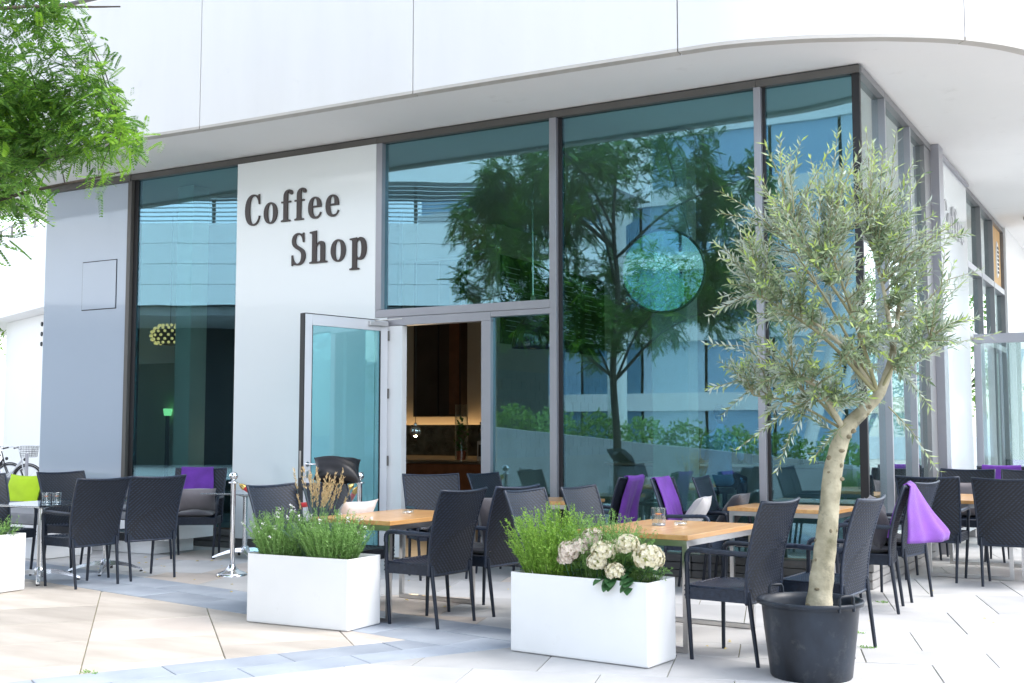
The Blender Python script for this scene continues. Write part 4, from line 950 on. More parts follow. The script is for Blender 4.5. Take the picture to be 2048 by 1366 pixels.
# twigs end on a rough ellipsoid shell seen in the photo
lv = Leaves(); ly = Leaves(); tw = MB(); r = np.random.default_rng(21); alll = [Vector(p) for L_ in limbs for p in L_[4:]]
def twig(p0, p1, nl, wid=1.0, lit_share=.25):
    p0, p1 = np.array(p0), np.array(p1); ln = np.linalg.norm(p1 - p0); mid = (p0 + p1) / 2 + np.array([0, 0, .10 * ln]) + r.normal(0, .03 * ln, 3)
    tw.tube([tuple(p0), tuple(mid), tuple(p1)], [.0042, .0028, .0014], 4, cap=False)
    tt = np.linspace(.18, 1.0, nl); P = ((1 - tt)[:, None] ** 2) * p0 + (2 * tt * (1 - tt))[:, None] * mid + (tt ** 2)[:, None] * p1
    T = 2 * (1 - tt)[:, None] * (mid - p0) + 2 * tt[:, None] * (p1 - mid); T /= np.linalg.norm(T, axis=1, keepdims=True)
    S = np.cross(T, r.normal(size=3)); S /= np.linalg.norm(S, axis=1, keepdims=True)
    S2 = np.cross(T, S); ph = np.arange(nl) * 1.57; X = np.cos(ph)[:, None] * S + np.sin(ph)[:, None] * S2
    for sg_ in (1, -1):
        D = X * sg_ * .8 + T * r.uniform(.5, 1.1, nl)[:, None] + r.normal(0, .15, (nl, 3)); N = np.cross(np.cross(D, T), D) + r.normal(0, .4, (nl, 3))
        L = r.uniform(.050, .085, nl) * (1 - .25 * tt); W = L * .225 * wid; yg = (tt > .72) & (r.uniform(size=nl) < lit_share * 2)
        if (~yg).any(): lv.blades(P[~yg], D[~yg], N[~yg], L[~yg], W[~yg], .12)
        if yg.any(): ly.blades(P[yg], D[yg], N[yg], L[yg], W[yg], .12)
nt = 0
while nt < 450:
    d = unit(1)[0]; q = r.uniform(.30, 1.0) ** .6
    e = opt(.19 + .66 * d[0] * q, .02 + .50 * d[1] * q, 2.18 + .80 * d[2] * q)
    pz = e.z; pr = (e.dot(RT) - .19) / .66
    if pz < 1.72 and pr > .15 and r.uniform() < .75: continue           # open underside at the right, where the limb shows
    if pz < 1.5 and r.uniform() < .6: continue
    base = min(alll, key=lambda a: (a - e).length); dv = e - base
    if dv.length < .06: continue
    if dv.length > .42: base = e - dv.normalized() * r.uniform(.30, .42)
    out = (e - opt(.19, .02, 1.95)).normalized()
    tip = e + out * r.uniform(.04, .20) + UP * r.uniform(.03, .20)
    twig(base, tip, int(r.uniform(12, 20)), 1.0, .15 + .5 * max(0, (pz - 2.4))); nt += 1
# long straggling shoots that stand out of the crown in the photo
for a, b in [((.55, 0, 1.75), (1.12, .02, 1.98)), ((.62, 0, 2.05), (1.05, .0, 2.36)), ((.45, -.1, 1.55), (.72, -.12, 1.18)), ((.1, -.1, 1.6), (-.42, -.05, 1.30)), ((.0, -.05, 1.55), (-.20, -.10, 1.18)), ((-.1, .0, 1.75), (-.50, -.02, 1.50)), ((.05, -.1, 1.6), (-.30, -.12, 1.40)), ((.1, .1, 1.7), (-.45, .12, 1.78)), ((.2, -.1, 1.45), (-.02, -.2, 1.25)), ((-.2, 0, 1.8), (-.58, .0, 1.92)), ((-.2, 0, 1.7), (-.56, .05, 1.66)), ((.3, 0, 2.8), (.42, 0, 3.10)), ((-.05, 0, 2.7), (-.10, 0, 3.05)), ((.18, 0, 1.38), (-.12, -.12, 1.52)), ((.55, .1, 1.8), (.80, .2, 1.55)), ((.35, 0, 2.75), (.52, .0, 3.0))]:
    twig(opt(*a), opt(*b), 18, 1.05, .3)
tag(obj('leaves', lv.mesh('leaves', 'leaf_olive'), ol), kind='stuff'); tag(obj('lit_leaves', ly.mesh('lit_leaves', 'leaf_olive_lit'), ol), kind='stuff'); tag(tw.build('twigs', 'olive_twig', ol), kind='stuff')

# ================================================================== HONEY LOCUST AT THE LEFT (its crown reaches into the picture, and it mirrors in the glass)
FROND = None
def fronds(lv, P, D, N, L):          # pinnate leaves: k leaves with 11 leaflet pairs each
    P, D, N, L = [np.asarray(a, float) for a in (P, D, N, L)]; k = len(P); D = D / np.linalg.norm(D, axis=1, keepdims=True); S = np.cross(D, N); S /= np.linalg.norm(S, axis=1, keepdims=True) + 1e-9
    for j in range(10):
        u = .12 + .88 * j / 10; c_ = P + D * (L * u)[:, None]; c_[:, 2] -= .18 * L * u * u
        for sg_ in (1, -1):
            dd = S * sg_ + D * .45; dd[:, 2] -= .25; lv.blades(c_, dd, N + .3 * unit(k), L * .235 * math.sin(math.pi * (.15 + .8 * u)) ** .5, L * .095)
TB = Vector((-5.4, -6.3, 0))
lt = thing('locust_tree', 'tall honey locust whose feathery branches hang into the upper left corner', 'tree', TB)
r = np.random.default_rng(5)
tpts = catmull([(0, 0, -.02), (.03, .02, 1.2), (-.02, .05, 2.4), (.05, .0, 3.6), (.0, .05, 4.8), (.1, 0, 6.2)], 5); MB().tube(tpts, list(np.linspace(.075, .02, len(tpts))), 10).build('trunk', 'bark', lt)
lvd = Leaves(); lvl = Leaves(); tw = MB(); npad = 0
def branch_pad(base, tip, nf, lit_share=.12, big=1.0):
    base, tip = np.array(base), np.array(tip); mid = (base + tip) / 2 + np.array([0, 0, .10 * np.linalg.norm(tip - base)])
    tw.tube([tuple(base), tuple(mid), tuple(tip)], [.006, .004, .0015], 4, cap=False)
    tt = r.uniform(.25, 1.02, nf); C = ((1 - tt)[:, None] ** 2) * base + (2 * tt * (1 - tt))[:, None] * mid + (tt ** 2)[:, None] * tip; C += r.normal(0, .05, (nf, 3))
    ax = tip - base; ax /= np.linalg.norm(ax); D = ax * .8 + r.normal(0, .75, (nf, 3)); D[:, 2] -= .35; N = np.tile([0., 0, 1.], (nf, 1)) + r.normal(0, .35, (nf, 3)); L = r.uniform(.085, .14, nf) * big; y = r.uniform(size=nf) < lit_share
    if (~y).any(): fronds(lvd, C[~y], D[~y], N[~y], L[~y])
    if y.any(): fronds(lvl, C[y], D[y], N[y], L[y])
anchors = []
for k in range(16):
    a = 2 * math.pi * k / 16 + r.uniform(-.15, .15); zz = r.uniform(3.0, 5.6); rad = r.uniform(1.9, 2.6)
    q = [(0, 0, zz - .9), (rad * .45 * math.cos(a), rad * .45 * math.sin(a), zz - .2), (rad * math.cos(a), rad * math.sin(a), zz + .15)]
    lp = catmull(q, 5); MB().tube(lp, list(np.linspace(.028, .006, len(lp))), 6).build('limb', 'bark', lt); anchors += [np.array(p) for p in lp[3:]]
A_ = np.array(anchors)
def shop_side(e): return .67 * e[0] + .846 * e[1] > 1.45
for k in range(620):
    d = unit(1)[0]; q = r.uniform(.35, 1) ** .5; e = np.array([3.0 * d[0] * q, 2.6 * d[1] * q, 4.7 + 2.1 * d[2] * q])
    if shop_side(e): continue                # the crown is pruned back on the shop side
    b_ = A_[np.argmin(((A_ - e) ** 2).sum(1))]; v = e - b_; ln = np.linalg.norm(v)
    if ln < .15: continue
    if ln > 1.0: b_ = e - v / ln * .9
    branch_pad(b_, e + np.array([0, 0, -.12]), int(r.uniform(20, 32)), .10, 2.1)
# long boughs on the shop side, tips relative to the trunk
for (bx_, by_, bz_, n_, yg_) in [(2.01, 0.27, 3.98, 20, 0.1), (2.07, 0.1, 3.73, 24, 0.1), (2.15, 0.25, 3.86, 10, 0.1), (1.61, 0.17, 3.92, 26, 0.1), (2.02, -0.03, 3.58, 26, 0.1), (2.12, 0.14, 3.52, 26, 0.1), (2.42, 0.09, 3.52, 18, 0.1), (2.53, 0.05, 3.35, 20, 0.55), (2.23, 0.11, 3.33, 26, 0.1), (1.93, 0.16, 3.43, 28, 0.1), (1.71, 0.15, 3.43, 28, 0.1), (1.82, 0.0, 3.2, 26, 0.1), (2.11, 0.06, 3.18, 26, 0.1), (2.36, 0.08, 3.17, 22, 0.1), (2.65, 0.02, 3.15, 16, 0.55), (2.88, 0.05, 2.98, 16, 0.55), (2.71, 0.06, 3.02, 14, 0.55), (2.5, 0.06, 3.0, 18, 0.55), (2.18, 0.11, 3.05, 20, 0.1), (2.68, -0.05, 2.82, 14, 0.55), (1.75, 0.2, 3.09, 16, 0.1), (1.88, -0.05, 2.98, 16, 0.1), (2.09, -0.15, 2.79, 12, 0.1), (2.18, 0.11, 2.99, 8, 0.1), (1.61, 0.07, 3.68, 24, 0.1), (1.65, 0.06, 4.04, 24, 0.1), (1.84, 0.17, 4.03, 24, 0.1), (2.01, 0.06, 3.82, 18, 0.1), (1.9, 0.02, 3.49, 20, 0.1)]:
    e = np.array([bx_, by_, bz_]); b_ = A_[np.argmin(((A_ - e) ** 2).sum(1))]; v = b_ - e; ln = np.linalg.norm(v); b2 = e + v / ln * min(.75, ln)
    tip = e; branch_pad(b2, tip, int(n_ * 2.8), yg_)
    if ln > .8: tw.tube([tuple(b_), tuple((b_ + b2) / 2 + np.array([0, 0, .05])), tuple(b2)], [.007, .006, .005], 5, cap=False)
tag(obj('leaves', lvd.mesh('leaves', 'leaf_locust'), lt), kind='stuff'); tag(obj('lit_leaves', lvl.mesh('lit_leaves', 'leaf_locust_lit'), lt), kind='stuff'); tag(tw.build('twigs', 'bark', lt), kind='stuff')
# ================================================================== INSIDE THE SHOP
def pend_globe(lab, x, y, z, rad=.085):
    t = thing('globe_lamp', lab, 'lamp', (x, y, z)); MB().sphere((0, 0, 0), rad, 24, 16).build('globe', 'chrome', t); MB().tube([(0, 0, rad * .95), (0, 0, 4.70 - z)], .004, 5).build('cord', 'gasket', t)
    MB().lathe([(.02, rad * .9), (.02, rad * 1.3), (.006, rad * 1.5)], 12).build('cap', 'chrome', t); return t
gl0 = pend_globe('chrome globe lamp hanging in the open doorway', -7.094, 3.2, 1.42); gd = bpy.data.lights.new('globe_bulb', 'POINT'); gd.energy = 6; gd.color = (1, .72, .42); gd.shadow_soft_size = .05; go = bpy.data.objects.new('bulb', gd); col.objects.link(go); go.parent = gl0; go.location = (0, 0, -.16); pend_globe('chrome globe lamp behind the left window', -9.634, 1.5, 1.435); pend_globe('dark chrome globe lamp beside the round mirror', -2.98, 1.5, 2.927, .075)
t = thing('bell_lamp', 'big glass bell lamp hanging behind the transom right of the door', 'lamp', (-4.52, 2.0, 2.45))
MB().lathe([(.265, 0), (.275, .02), (.25, .16), (.20, .28), (.11, .37), (.06, .40)], 28, cap=False).build('shade', 'smoke_glass', t); MB().lathe([(.05, .40), (.05, .52), (.035, .55), (.035, .62), (.01, .66)], 16).build('fitting', 'chrome', t); MB().tube([(0, 0, .66), (0, 0, 2.25)], .011, 8).build('rod', 'chrome', t); MB().sphere((0, 0, .20), .05).build('bulb', 'lamp_warm', t)
t = thing('honeycomb_lamp', 'glowing golden honeycomb lamp behind the left window', 'lamp', (-10.03, 1.3, 2.78))
for k in range(6):
    for j in range(16):
        a = 2 * math.pi * j / 16 + k * .196; rad = .30 * math.sin(R(35 + k * 19)); zz = .17 * math.cos(R(35 + k * 19)); MB().sphere((rad * math.cos(a), rad * .8 * math.sin(a), zz), .022, 6, 4).build('bead', 'lamp_warm', t)
MB().tube([(0, 0, .15), (0, 0, 1.8)], .005, 5).build('cord', 'gasket', t); MB().sphere((0, 0, 0), .27, 16, 10, (1, .8, .55)).build('body', 'dark_interior', t)
t = thing('wall_light', 'small green lamp throwing a warm streak up the wall, behind the left window', 'lamp', (-10.13, 1.38, 1.64)); MB().lathe([(.05, 0), (.065, .10), (.06, .10), (.045, .01)], 14).build('cup', 'candle_green', t)
ld = bpy.data.lights.new('wall_spot', 'SPOT'); ld.energy = 5; ld.color = (1, .75, .38); ld.spot_size = R(26); ld.shadow_soft_size = .03; lo = bpy.data.objects.new('bulb', ld); col.objects.link(lo); lo.parent = t; lo.location = (0, -.02, .09); lo.rotation_euler = (R(180 + 7), R(0), 0)
MB().box((-.02, -.02, -1.62), (.02, .02, -.002)).build('stand', 'dark_interior', t)
# round mirror hung in the big window
t = thing('round_mirror', 'large round mirror hanging inside the big window', 'mirror', (-2.286, .8, 3.119), R(14))
MB().lathe([(.43, -.012), (.44, 0), (.43, .012)], 64).xf(RX(90)).build('glass', 'mirror', t); rim = [(.446 * math.cos(a), 0, .446 * math.sin(a)) for a in np.linspace(0, 6.2832, 65)]
MB().tube(rim, .012, 8, cap=False).build('rim', 'frame_dark', t); MB().tube([(-.3, 0, .34), (0, 0, 1.5), (.3, 0, .34)], .003, 5).build('wire', 'gasket', t)
# menu boards on the inner wall
for k, (ya, yb, la) in enumerate(((5.1, 6.95, 'black menu board with chalk lines, nearest the door'), (7.05, 8.9, 'black menu board with chalk lines, farthest from the door'))):
    t = thing('menu_board', la, 'board', (-6.79, (ya + yb) / 2, 3.5)); MB().box((0, -(yb - ya) / 2, -.70), (.03, (yb - ya) / 2, .70)).build('board', 'board_black', t)
    q = random.Random(k); ch = MB()
    for c_ in range(2):
        for i in range(13):
            y = -(yb - ya) / 2 + .12 + c_ * .9; z = .52 - i * .085; ch.box((.031, y, z), (.033, y + q.uniform(.25, .5), z + .014)); ch.box((.031, y + .62, z), (.033, y + .70, z + .014))
    tag(ch.build('chalk_marks', 'chalk', t), kind='stuff')
# tiled wall strip under the boards
tb = thing('tile_wall', 'cream tiled wall strip below the menu boards', 'wall', (-6.795, 5.0, 1.0))
for j in range(9):
    for i in range(14): MB().box((0, .31 * i + .15 * (j % 2), .155 * j), (.012, .31 * i + .15 * (j % 2) + .30, .155 * j + .147)).build('tile', 'tile_cream', tb)
# counter with what stands on it
ct = thing('bar_counter', 'brown wooden bar counter seen through the open door', 'counter', (-8.3, 5.7, .02)); MB().rbox((-2.2, 0, 0), (1.25, .7, .86), .01).build('front', 'counter_wood', ct); MB().rbox((-2.25, -.06, .862), (1.29, .75, .90), .01).build('worktop', 'steel', ct)
rp = thing('relief_panel', 'dark embossed metal panel with swirls on the wall behind the bar', 'panel', (-8.9, 7.30, .98)); MB().box((-2.0, 0, 0), (1.6, .06, .56)).build('backing', 'relief', rp)
for j in range(2):
    for i in range(9):
        pts = [(-1.8 + i * .38 + (.17 - .007 * k) * math.cos(k * .45) * .9, -.012, .15 + j * .27 + (.125 - .005 * k) * math.sin(k * .45)) for k in range(22)]; MB().tube(pts, .016, 5).build('swirl', 'relief', rp)
cb = thing('tall_cabinet', 'tall dark cabinet on the wall behind the bar', 'cabinet', (-9.42, 7.34, 1.69)); MB().rbox((-.55, 0, 0), (.50, .22, 2.9), .01).build('body', 'dark_interior', cb); MB().box((.0, -.02, .02), (.02, -.002, 2.88)).build('door_gap', 'gasket', cb); MB().box((.25, -.012, .04), (.46, -.002, 2.86)).build('side_strip', 'counter_wood', cb)
ls = thing('light_strip', 'warm glowing light strip above the embossed bar panel', 'lamp', (-9.0, 7.40, 1.47)); MB().box((-1.6, 0, 0), (1.4, .03, .05)).build('strip', 'led_warm', ls)
vz = thing('glass_vase', 'tall glass cylinder with a climbing plant on the bar', 'vase', (-8.07, 6.0, .9215)); MB().lathe([(.11, .0), (.11, .95), (.104, .95), (.104, .02)], 24, cap=False).build('cylinder', 'glass_clear', vz); MB().lathe([(.07, .02), (.09, .17), (.08, .17), (.001, .15)], 16).build('pot', 'terracotta', vz)
lv = Leaves(); n_ = 60; P = np.stack([rng.normal(0, .045, n_), rng.normal(0, .045, n_), rng.uniform(.18, .72, n_)], 1); lv.blades(P, unit(n_) + [0, 0, .3], unit(n_), .085, .05, .1); obj('leaves', lv.mesh('leaves', 'leaf_house'), vz)
cg = thing('coffee_grinder', 'coffee grinder with clear hopper at the right end of the bar', 'grinder', (-7.62, 6.05, .9215)); MB().rbox((-.10, -.12, 0), (.10, .12, .34), .015).build('body', 'bike_silver', cg); MB().box((-.07, -.124, .08), (.07, -.1205, .28)).build('panel', 'gasket', cg); MB().lathe([(.05, .345), (.09, .46), (.10, .62), (.095, .62), (.05, .36)], 18, cap=False).build('hopper', 'glass_clear', cg); MB().lathe([(.105, .622), (.105, .65), (.01, .66)], 18).build('lid', 'gasket', cg)
# counter inside the big window with a row of bottles and glasses
c2 = thing('window_counter', 'grey counter with a display case inside the big window', 'counter', (-3.4, 4.4, .02)); MB().rbox((-1.2, 0, 0), (3.0, .6, .92), .01).build('front', 'concrete', c2); MB().rbox((-1.25, -.05, .922), (3.05, .65, .96), .008).build('worktop', 'steel', c2); MB().box((-.9, .1, .97), (.2, .5, 1.30)).build('case', 'glass_clear', c2)
for k in range(14):
    x = -3.0 + k * .21 + rng.uniform(-.05, .05); h = rng.uniform(.18, .32); b = thing('bottle', 'bottle on the counter inside the big window', 'bottle', (x, 4.62, .982), 0, 'bottles on the window counter'); MB().lathe([(.033, 0), (.035, .01), (.035, h * .6), (.013, h * .78), (.013, h)], 12).build('body', ('glass_table', 'leaf_deep', 'cushion_taupe', 'glass_clear')[k % 4], b)
# a person seated at that counter, seen from behind
def person(loc, rz):
    t = thing('person', 'person in a light blue shirt seen from behind, seated inside the big window', 'person', loc, rz)
    me = bpy.data.meshes.new('body'); J = [(0, 0, .52), (0, .01, .70), (0, .0, .90), (0, .01, 1.03), (0, .03, 1.10), (0, .04, 1.20), (.10, .02, .50), (.13, .42, .50), (.13, .44, .10), (.13, .52, .04), (-.10, .02, .50), (-.13, .42, .50), (-.13, .44, .10), (-.13, .52, .04), (.17, .01, 1.00), (.24, .08, .76), (.16, .32, .86), (.12, .40, .90), (-.17, .01, 1.00), (-.24, .08, .76), (-.16, .32, .86), (-.12, .40, .90)]
    E_ = [(0, 1), (1, 2), (2, 3), (3, 4), (4, 5), (0, 6), (6, 7), (7, 8), (8, 9), (0, 10), (10, 11), (11, 12), (12, 13), (3, 14), (14, 15), (15, 16), (16, 17), (3, 18), (18, 19), (19, 20), (20, 21)]
    rad = [.15, .14, .16, .13, .055, .06, .10, .07, .05, .045, .10, .07, .05, .045, .07, .05, .038, .03, .07, .05, .038, .03]
    me.from_pydata(J, E_, []); o = obj('body', me, t); me.materials.append(MATS['shirt_blue']); sk = o.modifiers.new('skin', 'SKIN')
    for v, q in zip(me.skin_vertices[0].data, rad): v.radius = (q, q * .8)
    me.skin_vertices[0].data[0].use_root = True; sk.use_smooth_shade = True; ss = o.modifiers.new('sub', 'SUBSURF'); ss.levels = 2; ss.render_levels = 2
    hm = MB().sphere((0, .045, 1.29), .088, 18, 14, (.86, 1, 1.22)); hm.sphere((0, .135, 1.275), .016, 8, 6, (.8, 1, 1.3)); hm.sphere((.078, .045, 1.285), .02, 8, 6, (.5, .8, 1.3)); hm.sphere((-.078, .045, 1.285), .02, 8, 6, (.5, .8, 1.3)); hd = hm.build('head', 'skin', t)
    MB().sphere((0, .030, 1.315), .094, 18, 12, (.90, 1.0, 1.06)).build('hair', 'hair', hd); MB().tube([(-.10, .02, .46), (-.10, .24, .50), (-.13, .42, .50), (-.13, .44, .12)], [.115, .09, .075, .06], 10).build('trouser_leg', 'trousers', t); MB().tube([(.10, .02, .46), (.10, .24, .50), (.13, .42, .50), (.13, .44, .12)], [.115, .09, .075, .06], 10).build('trouser_leg', 'trousers', t)
    return t
person((-2.46, 3.0, .32), R(0))
st = thing('bar_stool', 'bar stool under the person inside the big window', 'stool', (-2.46, 3.0, .02)); MB().lathe([(.17, .64), (.18, .66), (.18, .70), (.16, .715)], 20).build('seat', 'cushion_dark', st); MB().tube([(0, 0, .03), (0, 0, .64)], .025, 10).build('post', 'steel', st); MB().lathe([(.20, 0), (.20, .012), (.05, .03)], 20).build('base', 'steel', st)

# ================================================================== GLASS WIND SCREEN AT THE RIGHT
ws = thing('wind_screen', 'framed clear glass wind screen standing out from the right-hand front', 'screen', (.06, 6.12, 0))
MB().rbox((0, -.03, 0), (.09, .03, 2.60), .004).build('post', 'frame_light', ws); MB().rbox((1.9, -.03, 0), (1.99, .03, 2.60), .004).build('post', 'frame_light', ws); MB().rbox((0, -.032, 2.602), (1.99, .032, 2.73), .004).build('top_rail', 'frame_light', ws); MB().rbox((.092, -.03, .05), (1.898, .03, .13), .004).build('bottom_rail', 'frame_light', ws); MB().box((.091, -.006, .131), (1.899, .006, 2.601)).build('pane', 'glass_side', ws)

# ================================================================== LEFT BACKGROUND: WHITE BUILDING, BICYCLES
wl = thing('white_building', 'overexposed white neighbouring building with a roof terrace railing at the far left', 'building', (-22.57, 9.14, 0)); 
u = Vector((-.93, .37, 0)); v = Vector((.37, .93, 0)); Mw = Matrix(((u.x, v.x, 0, 0), (u.y, v.y, 0, 0), (0, 0, 1, 0), (0, 0, 0, 1)))
def wpart(name, m, a, b): return MB().box(a, b).xf(Mw).build(name, m, wl)
for k in range(8): wpart('wall_panel', 'white_wall', (-6 + k * 2.0, 0, 4.72), (-6 + k * 2.0 + 1.985, .3, 6.75))
wpart('soffit', 'soffit', (-6, .0, 4.60), (10, 3, 4.715)); wpart('lower_wall', 'white_wall', (-6, .6, -.02), (5.45, .9, 4.595)); wpart('roof', 'white_wall', (-6, .31, 6.5), (10, 8, 6.74))
for k in range(3):
    for j in range(2): MB().lathe([(.06, 0), (.06, .03)], 14).xf(Matrix.Translation(Mw @ Vector((1.75 + j * .30, .565, 4.33 - k * .27))) @ Matrix.Rotation(math.atan2(v.y, v.x), 4, 'Z') @ Matrix.Rotation(R(90), 4, 'Y')).build('vent_hole', 'dark_void', wl)
MB().tube([tuple(Mw @ Vector((x, .1, 7.15))) for x in (-6, 10)], .03, 6).build('rail', 'frame_light', wl); MB().tube([tuple(Mw @ Vector((x, .1, 6.85))) for x in (-6, 10)], .02, 6).build('rail', 'frame_light', wl)
for k in range(12): MB().box((-.06, -.02, 6.752), (.06, .02, 7.15)).xf(Mw @ Matrix.Translation((-5 + k * 1.05, .1, 0))).build('rail_post', 'frame_dark', wl)
def bicycle(lab, loc, rz, fm, basket, mirror=False):
    t = thing('bicycle', lab, 'bicycle', loc, rz, 'parked bicycles'); Rw = .34
    def wheel(x):
        w = bpy.data.objects.new('wheel', None); col.objects.link(w); w.parent = t; w.location = (x, 0, Rw)
        ring = [(Rw * .95 * math.cos(a), 0, Rw * .95 * math.sin(a)) for a in np.linspace(0, 6.2832, 37)]; MB().tube(ring, .019, 6, cap=False).build('tyre', 'rubber', w)
        ring = [(Rw * .87 * math.cos(a), 0, Rw * .87 * math.sin(a)) for a in np.linspace(0, 6.2832, 33)]; MB().tube(ring, .010, 5, cap=False).build('rim', 'bike_silver', w)
        m = MB()
        for k in range(14): a = k * math.pi / 7; m.tube([(.02 * math.cos(a + 1), .02 * (-1) ** k, .02 * math.sin(a + 1)), (Rw * .86 * math.cos(a), 0, Rw * .86 * math.sin(a))], .002, 3, cap=False)
        m.tube([(0, -.05, 0), (0, .05, 0)], .022, 8); m.build('spokes', 'bike_silver', w)
        ring = [(Rw * 1.06 * math.cos(a), 0, Rw * 1.06 * math.sin(a)) for a in np.linspace(.5, 2.9, 14)]; MB().tube(ring, .016, 5).build('mudguard', 'bike_black', w)
    wheel(-.52); wheel(.54); f = MB()
    f.tube([(.38, 0, .78), (.10, 0, .42), (-.06, 0, .30)], .024, 8).tube([(.37, 0, .70), (.0, 0, .40), (-.08, 0, .34)], .018, 8).tube([(-.06, 0, .30), (-.20, 0, .82)], .019, 8).tube([(-.06, 0, .30), (-.52, .05, .34)], .012, 6).tube([(-.06, 0, .30), (-.52, -.05, .34)], .012, 6).tube([(-.15, 0, .66), (-.52, .05, .34)], .010, 6).tube([(-.15, 0, .66), (-.52, -.05, .34)], .010, 6); f.build('frame', fm, t)
    MB().tube([(.33, 0, .98), (.40, 0, .72), (.44, .04, .58), (.54, .05, .34)], .014, 6).tube([(.40, 0, .72), (.44, -.04, .58), (.54, -.05, .34)], .014, 6).build('fork', fm, t)
    MB().tube([(.10, -.28, 1.06), (.26, -.24, 1.10), (.34, -.08, 1.06), (.33, 0, 1.02), (.34, .08, 1.06), (.26, .24, 1.10), (.10, .28, 1.06)], .011, 6).build('handlebar', 'bike_silver', t)
    for s_ in (-1, 1): MB().tube([(.06, s_ * .285, 1.055), (.19, s_ * .265, 1.085)], .017, 8).build('grip', 'rubber', t)
    MB().sphere((-.24, 0, .90), .10, 12, 8, (1.35, .8, .42)).build('saddle', 'bike_black', t); MB().tube([(-.20, 0, .80), (-.23, 0, .89)], .013, 6).build('seat_post', 'bike_silver', t)
    MB().tube([(-.06, -.07, .30), (.06, -.10, .18)], .010, 5).tube([(-.06, .07, .30), (-.18, .10, .42)], .010, 5).lathe([(.09, -.01), (.09, .01)], 18).build('crank', 'bike_black', t)
    MB().rbox((-.80, -.07, .70), (-.34, .07, .72), .005).build('rack', 'bike_black', t); MB().sphere((-.82, 0, .66), .035, 8, 6).build('tail_light', 'red_plastic', t); MB().sphere((.46, 0, .80), .04, 10, 8).build('head_lamp', 'bike_black', t); MB().tube([(-.05, .0, .30), (-.10, .16, .0)], .008, 5).build('stand', 'bike_silver', t)
    if basket:
        b = MB()
        for k in range(7):
            z = .86 + k * .042; w_ = .15 + k * .004; b.tube([(.42, -w_, z), (.68 + k * .006, -w_, z), (.68 + k * .006, w_, z), (.42, w_, z), (.42, -w_, z)], .0035, 4, cap=False)
        for k in range(8): x = .42 + k * .037; b.tube([(x, -.15, .86), (x, -.174, 1.112)], .003, 4, cap=False).tube([(x, .15, .86), (x, .174, 1.112)], .003, 4, cap=False)
        for k in range(8): y = -.15 + k * .043; b.tube([(.68, y, .86), (.716, y * 1.16, 1.112)], .003, 4, cap=False)
        b.build('basket', 'bike_black', t)
    return t
bicycle('silver bicycle with a wire basket parked at the far left', (-21.41, 7.28, -.028), R(28), 'bike_silver', True)
bicycle('dark bicycle partly cut off by the left edge, behind the silver one', (-22.65, 7.72, -.028), R(30), 'bike_black', False)
bicycle('bicycle almost hidden behind the grey wall panel, its red light showing', (-20.15, 8.3, -.028), R(25), 'bike_silver', False)
for k, (x, y, la) in enumerate(((-20.62, 7.25, 'steel bicycle rack post beside the silver bicycle'), (-20.1, 7.9, 'steel bicycle rack post nearest the grey wall panel'))):
    p = thing('rack_post', la, 'post', (x, y, -.028)); MB().tube([(0, 0, 0), (0, 0, .95)], .035, 12).build('pole', 'frame_light', p); MB().lathe([(.07, 0), (.07, .012)], 16).build('foot', 'steel', p); MB().lathe([(.036, .95), (.03, .965), (.001, .97)], 12).build('cap', 'steel', p)

# ---- simple leafy tree for the surroundings
def far_tree(lab, x, y, h, rad, seed, m='leaf_far', n=2600, trunk_h=None, leaf=.16, group='trees round the square'):
    r = np.random.default_rng(seed); t = thing('tree', lab, 'tree', (x, y, -.03), 0, group); th = trunk_h or h * .35
    MB().tube([(0, 0, 0), (.03, .02, th), (.0, .05, h * .75)], [rad * .07, rad * .05, .02], 8).build('trunk', 'bark', t); lv = Leaves(); cl = []
    for k in range(26):
        d = unit(1)[0]; q = r.uniform(.2, 1) ** .4; cl.append((np.array([rad * d[0] * q, rad * d[1] * q, th + (h - th) * (.5 + .48 * d[2] * q)]), rad * r.uniform(.22, .38)))
    for k in range(5):
        c_ = cl[k][0]; MB().tube([(0, .02, th * .9), tuple(c_ * [.5, .5, .8]), tuple(c_)], [rad * .03, rad * .02, .01], 5).build('limb', 'bark', t)
    for c_, rr_ in cl:
        k = n // 26; d = unit(k) * (r.uniform(.3, 1, k) ** .5)[:, None] * rr_ * [1, 1, .8]; lv.blades(c_ + d, unit(k) + [0, 0, -.3], unit(k) + [0, 0, .6], leaf * r.uniform(.6, 1.3, k), leaf * .5, .1)
    tag(obj('crown', lv.mesh('crown', m), t), kind='stuff'); return t
far_tree('pale green tree beyond the white building at the far left', -31, 17.5, 9.5, 3.2, 41); far_tree('sunlit tree at the far left edge behind the bicycles', -30, 11.6, 6.8, 2.2, 42, trunk_h=1.0)

